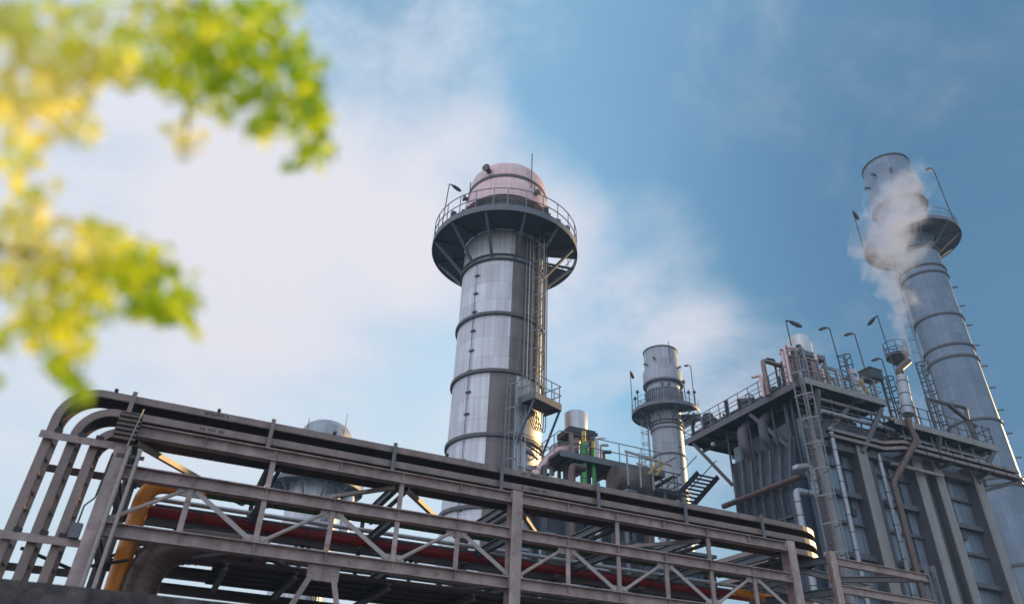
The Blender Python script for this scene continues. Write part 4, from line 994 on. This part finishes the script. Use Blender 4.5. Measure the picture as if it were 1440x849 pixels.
# ------------------------------------------------------------------ overhanging tree (close to the viewer)
base = onR(-700, 420, 2.1)
tree = thing('overhanging_tree', 'out of focus green leafy tree with painted golden glow overhanging the top left', 'tree', (base.x, base.y, 0))
MB().tube([(base.x, base.y, 0), (base.x - .03, base.y, 1.2), (base.x + .02, base.y + .03, 2.4), (base.x, base.y, 3.8), (base.x + .1, base.y, 5.0)], [.16, .12, .1, .07, .04], 14).build('trunk', 'bark', tree, True)
def limb(pts, r0, r1):
    P = [V(p) for p in pts]; n_ = len(P); P2 = fillet(P, .2, 4)
    MB().tube(P2, [r0 + (r1 - r0) * i / (len(P2) - 1) for i in range(len(P2))], 8).build('branch', 'bark', tree, True)
D = 1.35
limb([(base.x, base.y, 2.7), onR(-300, 20, 1.5), onR(60, -40, D), onR(250, -10, D), onR(400, 70, D)], .02, .003)
limb([onR(250, -10, D), onR(262, 100, D), onR(262, 190, D)], .006, .003)
limb([onR(400, 70, D), onR(440, 140, D), onR(445, 210, D)], .006, .002)
limb([(base.x, base.y, 2.3), onR(-300, 330, 1.5), onR(20, 350, D), onR(150, 380, D), onR(250, 435, D)], .012, .003)
limb([onR(60, 360, D), onR(85, 450, D), onR(105, 535, D)], .006, .002)
rl = random.Random(11)
def leaf(mb, c, sz):
    n = V((rl.gauss(0, 1), rl.gauss(0, 1), rl.gauss(0, .8))).normalized()
    d = V((rl.gauss(0, .6), rl.gauss(0, .6), -1 + rl.gauss(0, .55))).normalized()
    d = (d - n * d.dot(n)).normalized(); w = n.cross(d)
    L_ = sz * rl.uniform(.8, 1.3); W = L_ * rl.uniform(.30, .42)
    pts = [c, c + d * L_ * .3 + w * W * .9 + n * L_ * .05, c + d * L_ * .65 + w * W * .8 + n * L_ * .04, c + d * L_, c + d * L_ * .65 - w * W * .8 + n * L_ * .04, c + d * L_ * .3 - w * W * .9 + n * L_ * .05]
    mb.add(pts, [(0, 1, 2, 3), (0, 3, 4, 5)])
blobs = {'leaf_glow_amber': [(30, 120, 60, 55, 70), (95, 120, 55, 50, 60), (60, 175, 60, 40, 45), (262, 190, 20, 34, 16), (35, 325, 55, 40, 60), (95, 345, 50, 35, 45), (110, 90, 60, 40, 40), (20, 385, 40, 30, 25)],
         'leaf_glow_gold': [(60, 40, 80, 45, 90), (150, 60, 55, 55, 70), (170, 110, 35, 25, 25), (25, 225, 40, 40, 22), (120, 180, 25, 25, 12), (225, 30, 45, 35, 40), (80, 390, 65, 45, 70), (150, 350, 40, 35, 35), (70, 450, 50, 35, 45), (50, 265, 40, 25, 10)],
         'leaf_lime': [(215, 80, 40, 45, 45), (270, 60, 50, 50, 60), (250, 120, 30, 35, 28), (300, 140, 40, 30, 35), (330, 30, 60, 30, 50), (160, 400, 50, 40, 60), (200, 370, 45, 35, 50), (100, 480, 40, 30, 38), (110, 440, 45, 30, 35), (40, 470, 35, 30, 22), (370, 180, 30, 20, 14), (268, 466, 10, 9, 4), (0, 533, 5, 5, 2), (150, 325, 25, 12, 10)],
         'leaf_green': [(310, 85, 50, 55, 80), (370, 60, 55, 60, 100), (420, 110, 40, 50, 75), (440, 165, 27, 45, 55), (400, 170, 40, 35, 55), (360, 120, 40, 40, 50), (455, 200, 16, 30, 24), (425, 232, 24, 14, 14), (452, 225, 14, 14, 8), (395, 15, 45, 15, 25), (220, 400, 50, 35, 65), (255, 432, 28, 25, 32), (205, 440, 40, 22, 34), (100, 525, 28, 22, 20), (118, 552, 18, 10, 7), (75, 510, 22, 18, 12)]}
for m_, bl in blobs.items():
    fb = MB()
    for (bx_, by_, rx, ry, cnt) in bl:
        for i in range(int(cnt * 1.2)):
            a = rl.uniform(0, 2 * math.pi); q = math.sqrt(rl.random()) * rl.uniform(.75, 1.12)
            leaf(fb, onR(bx_ + rx * q * math.cos(a), by_ - 8 + ry * q * math.sin(a), D + rl.gauss(0, .11)), .0265)
    o = fb.build('foliage', m_, tree)
    o['label'] = {'leaf_glow_amber': 'leaves with amber flare glow in their colour', 'leaf_glow_gold': 'leaves with pale gold flare glow in their colour', 'leaf_lime': 'lime green leaves', 'leaf_green': 'fresh green leaves'}[m_]

# ------------------------------------------------------------------ light
SUN_AZ, SUN_EL = 79.0, 15.0          # azimuth from +Y towards +X
sd = V((math.sin(R(SUN_AZ)) * math.cos(R(SUN_EL)), math.cos(R(SUN_AZ)) * math.cos(R(SUN_EL)), math.sin(R(SUN_EL))))
sl = bpy.data.lights.new('sun', 'SUN'); sl.energy = 3.3; sl.angle = R(.5); sl.color = (1, .65, .26)
so = bpy.data.objects.new('sun', sl); col.objects.link(so); so.rotation_euler = sd.to_track_quat('Z', 'Y').to_euler(); so.location = (0, 0, 60)
w = bpy.data.worlds.new('World'); scene.world = w; w.use_nodes = True; N = w.node_tree.nodes; L = w.node_tree.links
bg = N['Background']; bg.inputs['Strength'].default_value = .12
sky = N.new('ShaderNodeTexSky'); sky.sky_type = 'NISHITA'; sky.sun_disc = False; sky.sun_elevation = R(SUN_EL); sky.sun_rotation = R(SUN_AZ)
sky.air_density = 1.0; sky.dust_density = .2; sky.ozone_density = 3.0
tc = N.new('ShaderNodeTexCoord')
def vm(op, a, b=None):
    m_ = N.new('ShaderNodeVectorMath'); m_.operation = op
    for i, x in enumerate((a, b)):
        if x is None: continue
        if isinstance(x, (tuple, Vector)): m_.inputs[i].default_value = tuple(x)
        else: L.new(x, m_.inputs[i])
    return m_
dirn = tc.outputs['Generated']
sp = N.new('ShaderNodeSeparateXYZ'); L.new(dirn, sp.inputs[0])
zc = math_('MAXIMUM', sp.outputs['Z'], .08)
cb = N.new('ShaderNodeCombineXYZ'); L.new(math_('DIVIDE', sp.outputs['X'], math_('ADD', zc, .25)), cb.inputs[0]); L.new(math_('DIVIDE', sp.outputs['Y'], math_('ADD', zc, .25)), cb.inputs[1])
def noise(sc, det, rough, off, dist=0.):
    a = vm('ADD', cb.outputs[0], off); n_ = N.new('ShaderNodeTexNoise'); n_.inputs['Scale'].default_value = sc; n_.inputs['Detail'].default_value = det
    n_.inputs['Roughness'].default_value = rough; n_.inputs['Distortion'].default_value = dist; L.new(a.outputs[0], n_.inputs['Vector']); return n_.outputs['Fac']
def mrange(v, a, b, c=0., d=1., smooth=True):
    m_ = N.new('ShaderNodeMapRange'); m_.interpolation_type = 'SMOOTHSTEP' if smooth else 'LINEAR'
    for k, x in zip(('From Min', 'From Max', 'To Min', 'To Max'), (a, b, c, d)): m_.inputs[k].default_value = x
    L.new(v, m_.inputs['Value']); return m_.outputs['Result']
def lobe(px, py, a, b):   # 0..1 nearness of the view direction to a cloud bank
    return mrange(vm('DOT_PRODUCT', dirn, ray(px, py)).outputs['Value'], math.cos(R(a)), math.cos(R(b)))
n1 = noise(1.6, 7, .58, (3.1, 1.7, 0), .4)
n2 = noise(3.4, 7, .6, (7.7, 2.2, .3), .5)
def mix(fac, a, b):
    m_ = N.new('ShaderNodeMix'); m_.data_type = 'RGBA'
    if isinstance(fac, (int, float)): m_.inputs['Factor'].default_value = fac
    else: L.new(fac, m_.inputs['Factor'])
    for k, x in (('A', a), ('B', b)):
        if isinstance(x, tuple): m_.inputs[k].default_value = x
        else: L.new(x, m_.inputs[k])
    return m_.outputs['Result']
CL = 1 / .12
def C3(r, g, b): return (r * CL, g * CL, b * CL, 1)
bank = math_('ADD', math_('ADD', lobe(160, 330, 21, 4), lobe(430, 350, 14, 3)), math_('ADD', lobe(680, 320, 12, 2), math_('MULTIPLY', lobe(880, 400, 11, 1), .75)))
bank = math_('ADD', bank, math_('MULTIPLY', math_('ADD', lobe(600, 110, 9, 0), lobe(1030, 540, 9, 0)), .5))
bank = math_('ADD', bank, math_('MULTIPLY', math_('SUBTRACT', n1, .5), 1.9))
bank = math_('ADD', bank, math_('MULTIPLY', math_('SUBTRACT', n2, .5), 1.5))
bank = mrange(bank, -.1, 1.55)
wisp = mrange(math_('ADD', n2, math_('MULTIPLY', math_('SUBTRACT', n1, .5), .8)), .38, .76, .18, .68)
veil = mrange(vm('DOT_PRODUCT', dirn, ray(1800, 380)).outputs['Value'], math.cos(R(52)), math.cos(R(16)), .0, .95)
low = mrange(sp.outputs['Z'], .12, .50, .95, 0)          # thin haze towards the horizon
back = math_('MULTIPLY', mrange(vm('DOT_PRODUCT', dirn, (-.80, -.40, .45)).outputs['Value'], .0, .9), mrange(n1, .3, .6, .5, 1.))  # unseen bright cloud behind the viewer, added as fill on front faces
c = vm('MULTIPLY', sky.outputs['Color'], (1.25, 1.74, 1.45)).outputs[0]
c = mix(wisp, c, C3(.42, .50, .60))
c = mix(low, c, C3(.36, .45, .50))
c = mix(math_('MULTIPLY', lobe(330, 590, 34, 8), math_('ADD', math_('MULTIPLY', n1, .6), .45)), c, C3(.40, .465, .53))
c = mix(veil, c, C3(.044, .112, .200))
c = mix(bank, c, C3(.50, .49, .53))
c = mix(back, c, C3(.70, .73, .84))
L.new(c, bg.inputs['Color'])

# ------------------------------------------------------------------ camera
cd = bpy.data.cameras.new('camera'); cam = bpy.data.objects.new('camera', cd); col.objects.link(cam); scene.camera = cam
cd.sensor_width = 36; cd.lens = F / 1440 * 36; cd.clip_start = .05; cd.clip_end = 4000
# camera axes in world: right, up, back
right = V((_x.x, _y.x, _z.x)); upv = V((_x.y, _y.y, _z.y)); fwd = V((_x.z, _y.z, _z.z))
mw = Matrix((( right.x, upv.x, -fwd.x, CAM.x), (right.y, upv.y, -fwd.y, CAM.y), (right.z, upv.z, -fwd.z, CAM.z), (0, 0, 0, 1)))
cam.matrix_world = mw
cd.dof.use_dof = True; cd.dof.focus_distance = 30; cd.dof.aperture_fstop = cd.lens / 1000 / .028

scene.view_settings.view_transform = 'Standard'; scene.view_settings.look = 'None'; scene.view_settings.exposure = .75; scene.view_settings.gamma = 1
scene.cycles.use_denoising = True; scene.cycles.max_bounces = 6; scene.cycles.volume_bounces = 2
scene.cycles.volume_step_rate = .5

# air between the viewer and the far stacks
hz = MB().bx(-60, 110, -20, 130, -1, 70).build('haze', 'ground', None, loc=(0, 0, 0))
mh = bpy.data.materials.new('haze'); mh.use_nodes = True; N = mh.node_tree.nodes; L = mh.node_tree.links
N.remove(N['Principled BSDF']); pv = N.new('ShaderNodeVolumePrincipled')
pv.inputs['Color'].default_value = (.34, .58, .92, 1); pv.inputs['Density'].default_value = .0009; pv.inputs['Anisotropy'].default_value = .0
L.new(pv.outputs[0], N['Material Output'].inputs['Volume']); hz.data.materials[0] = mh
tag(hz, kind='stuff')
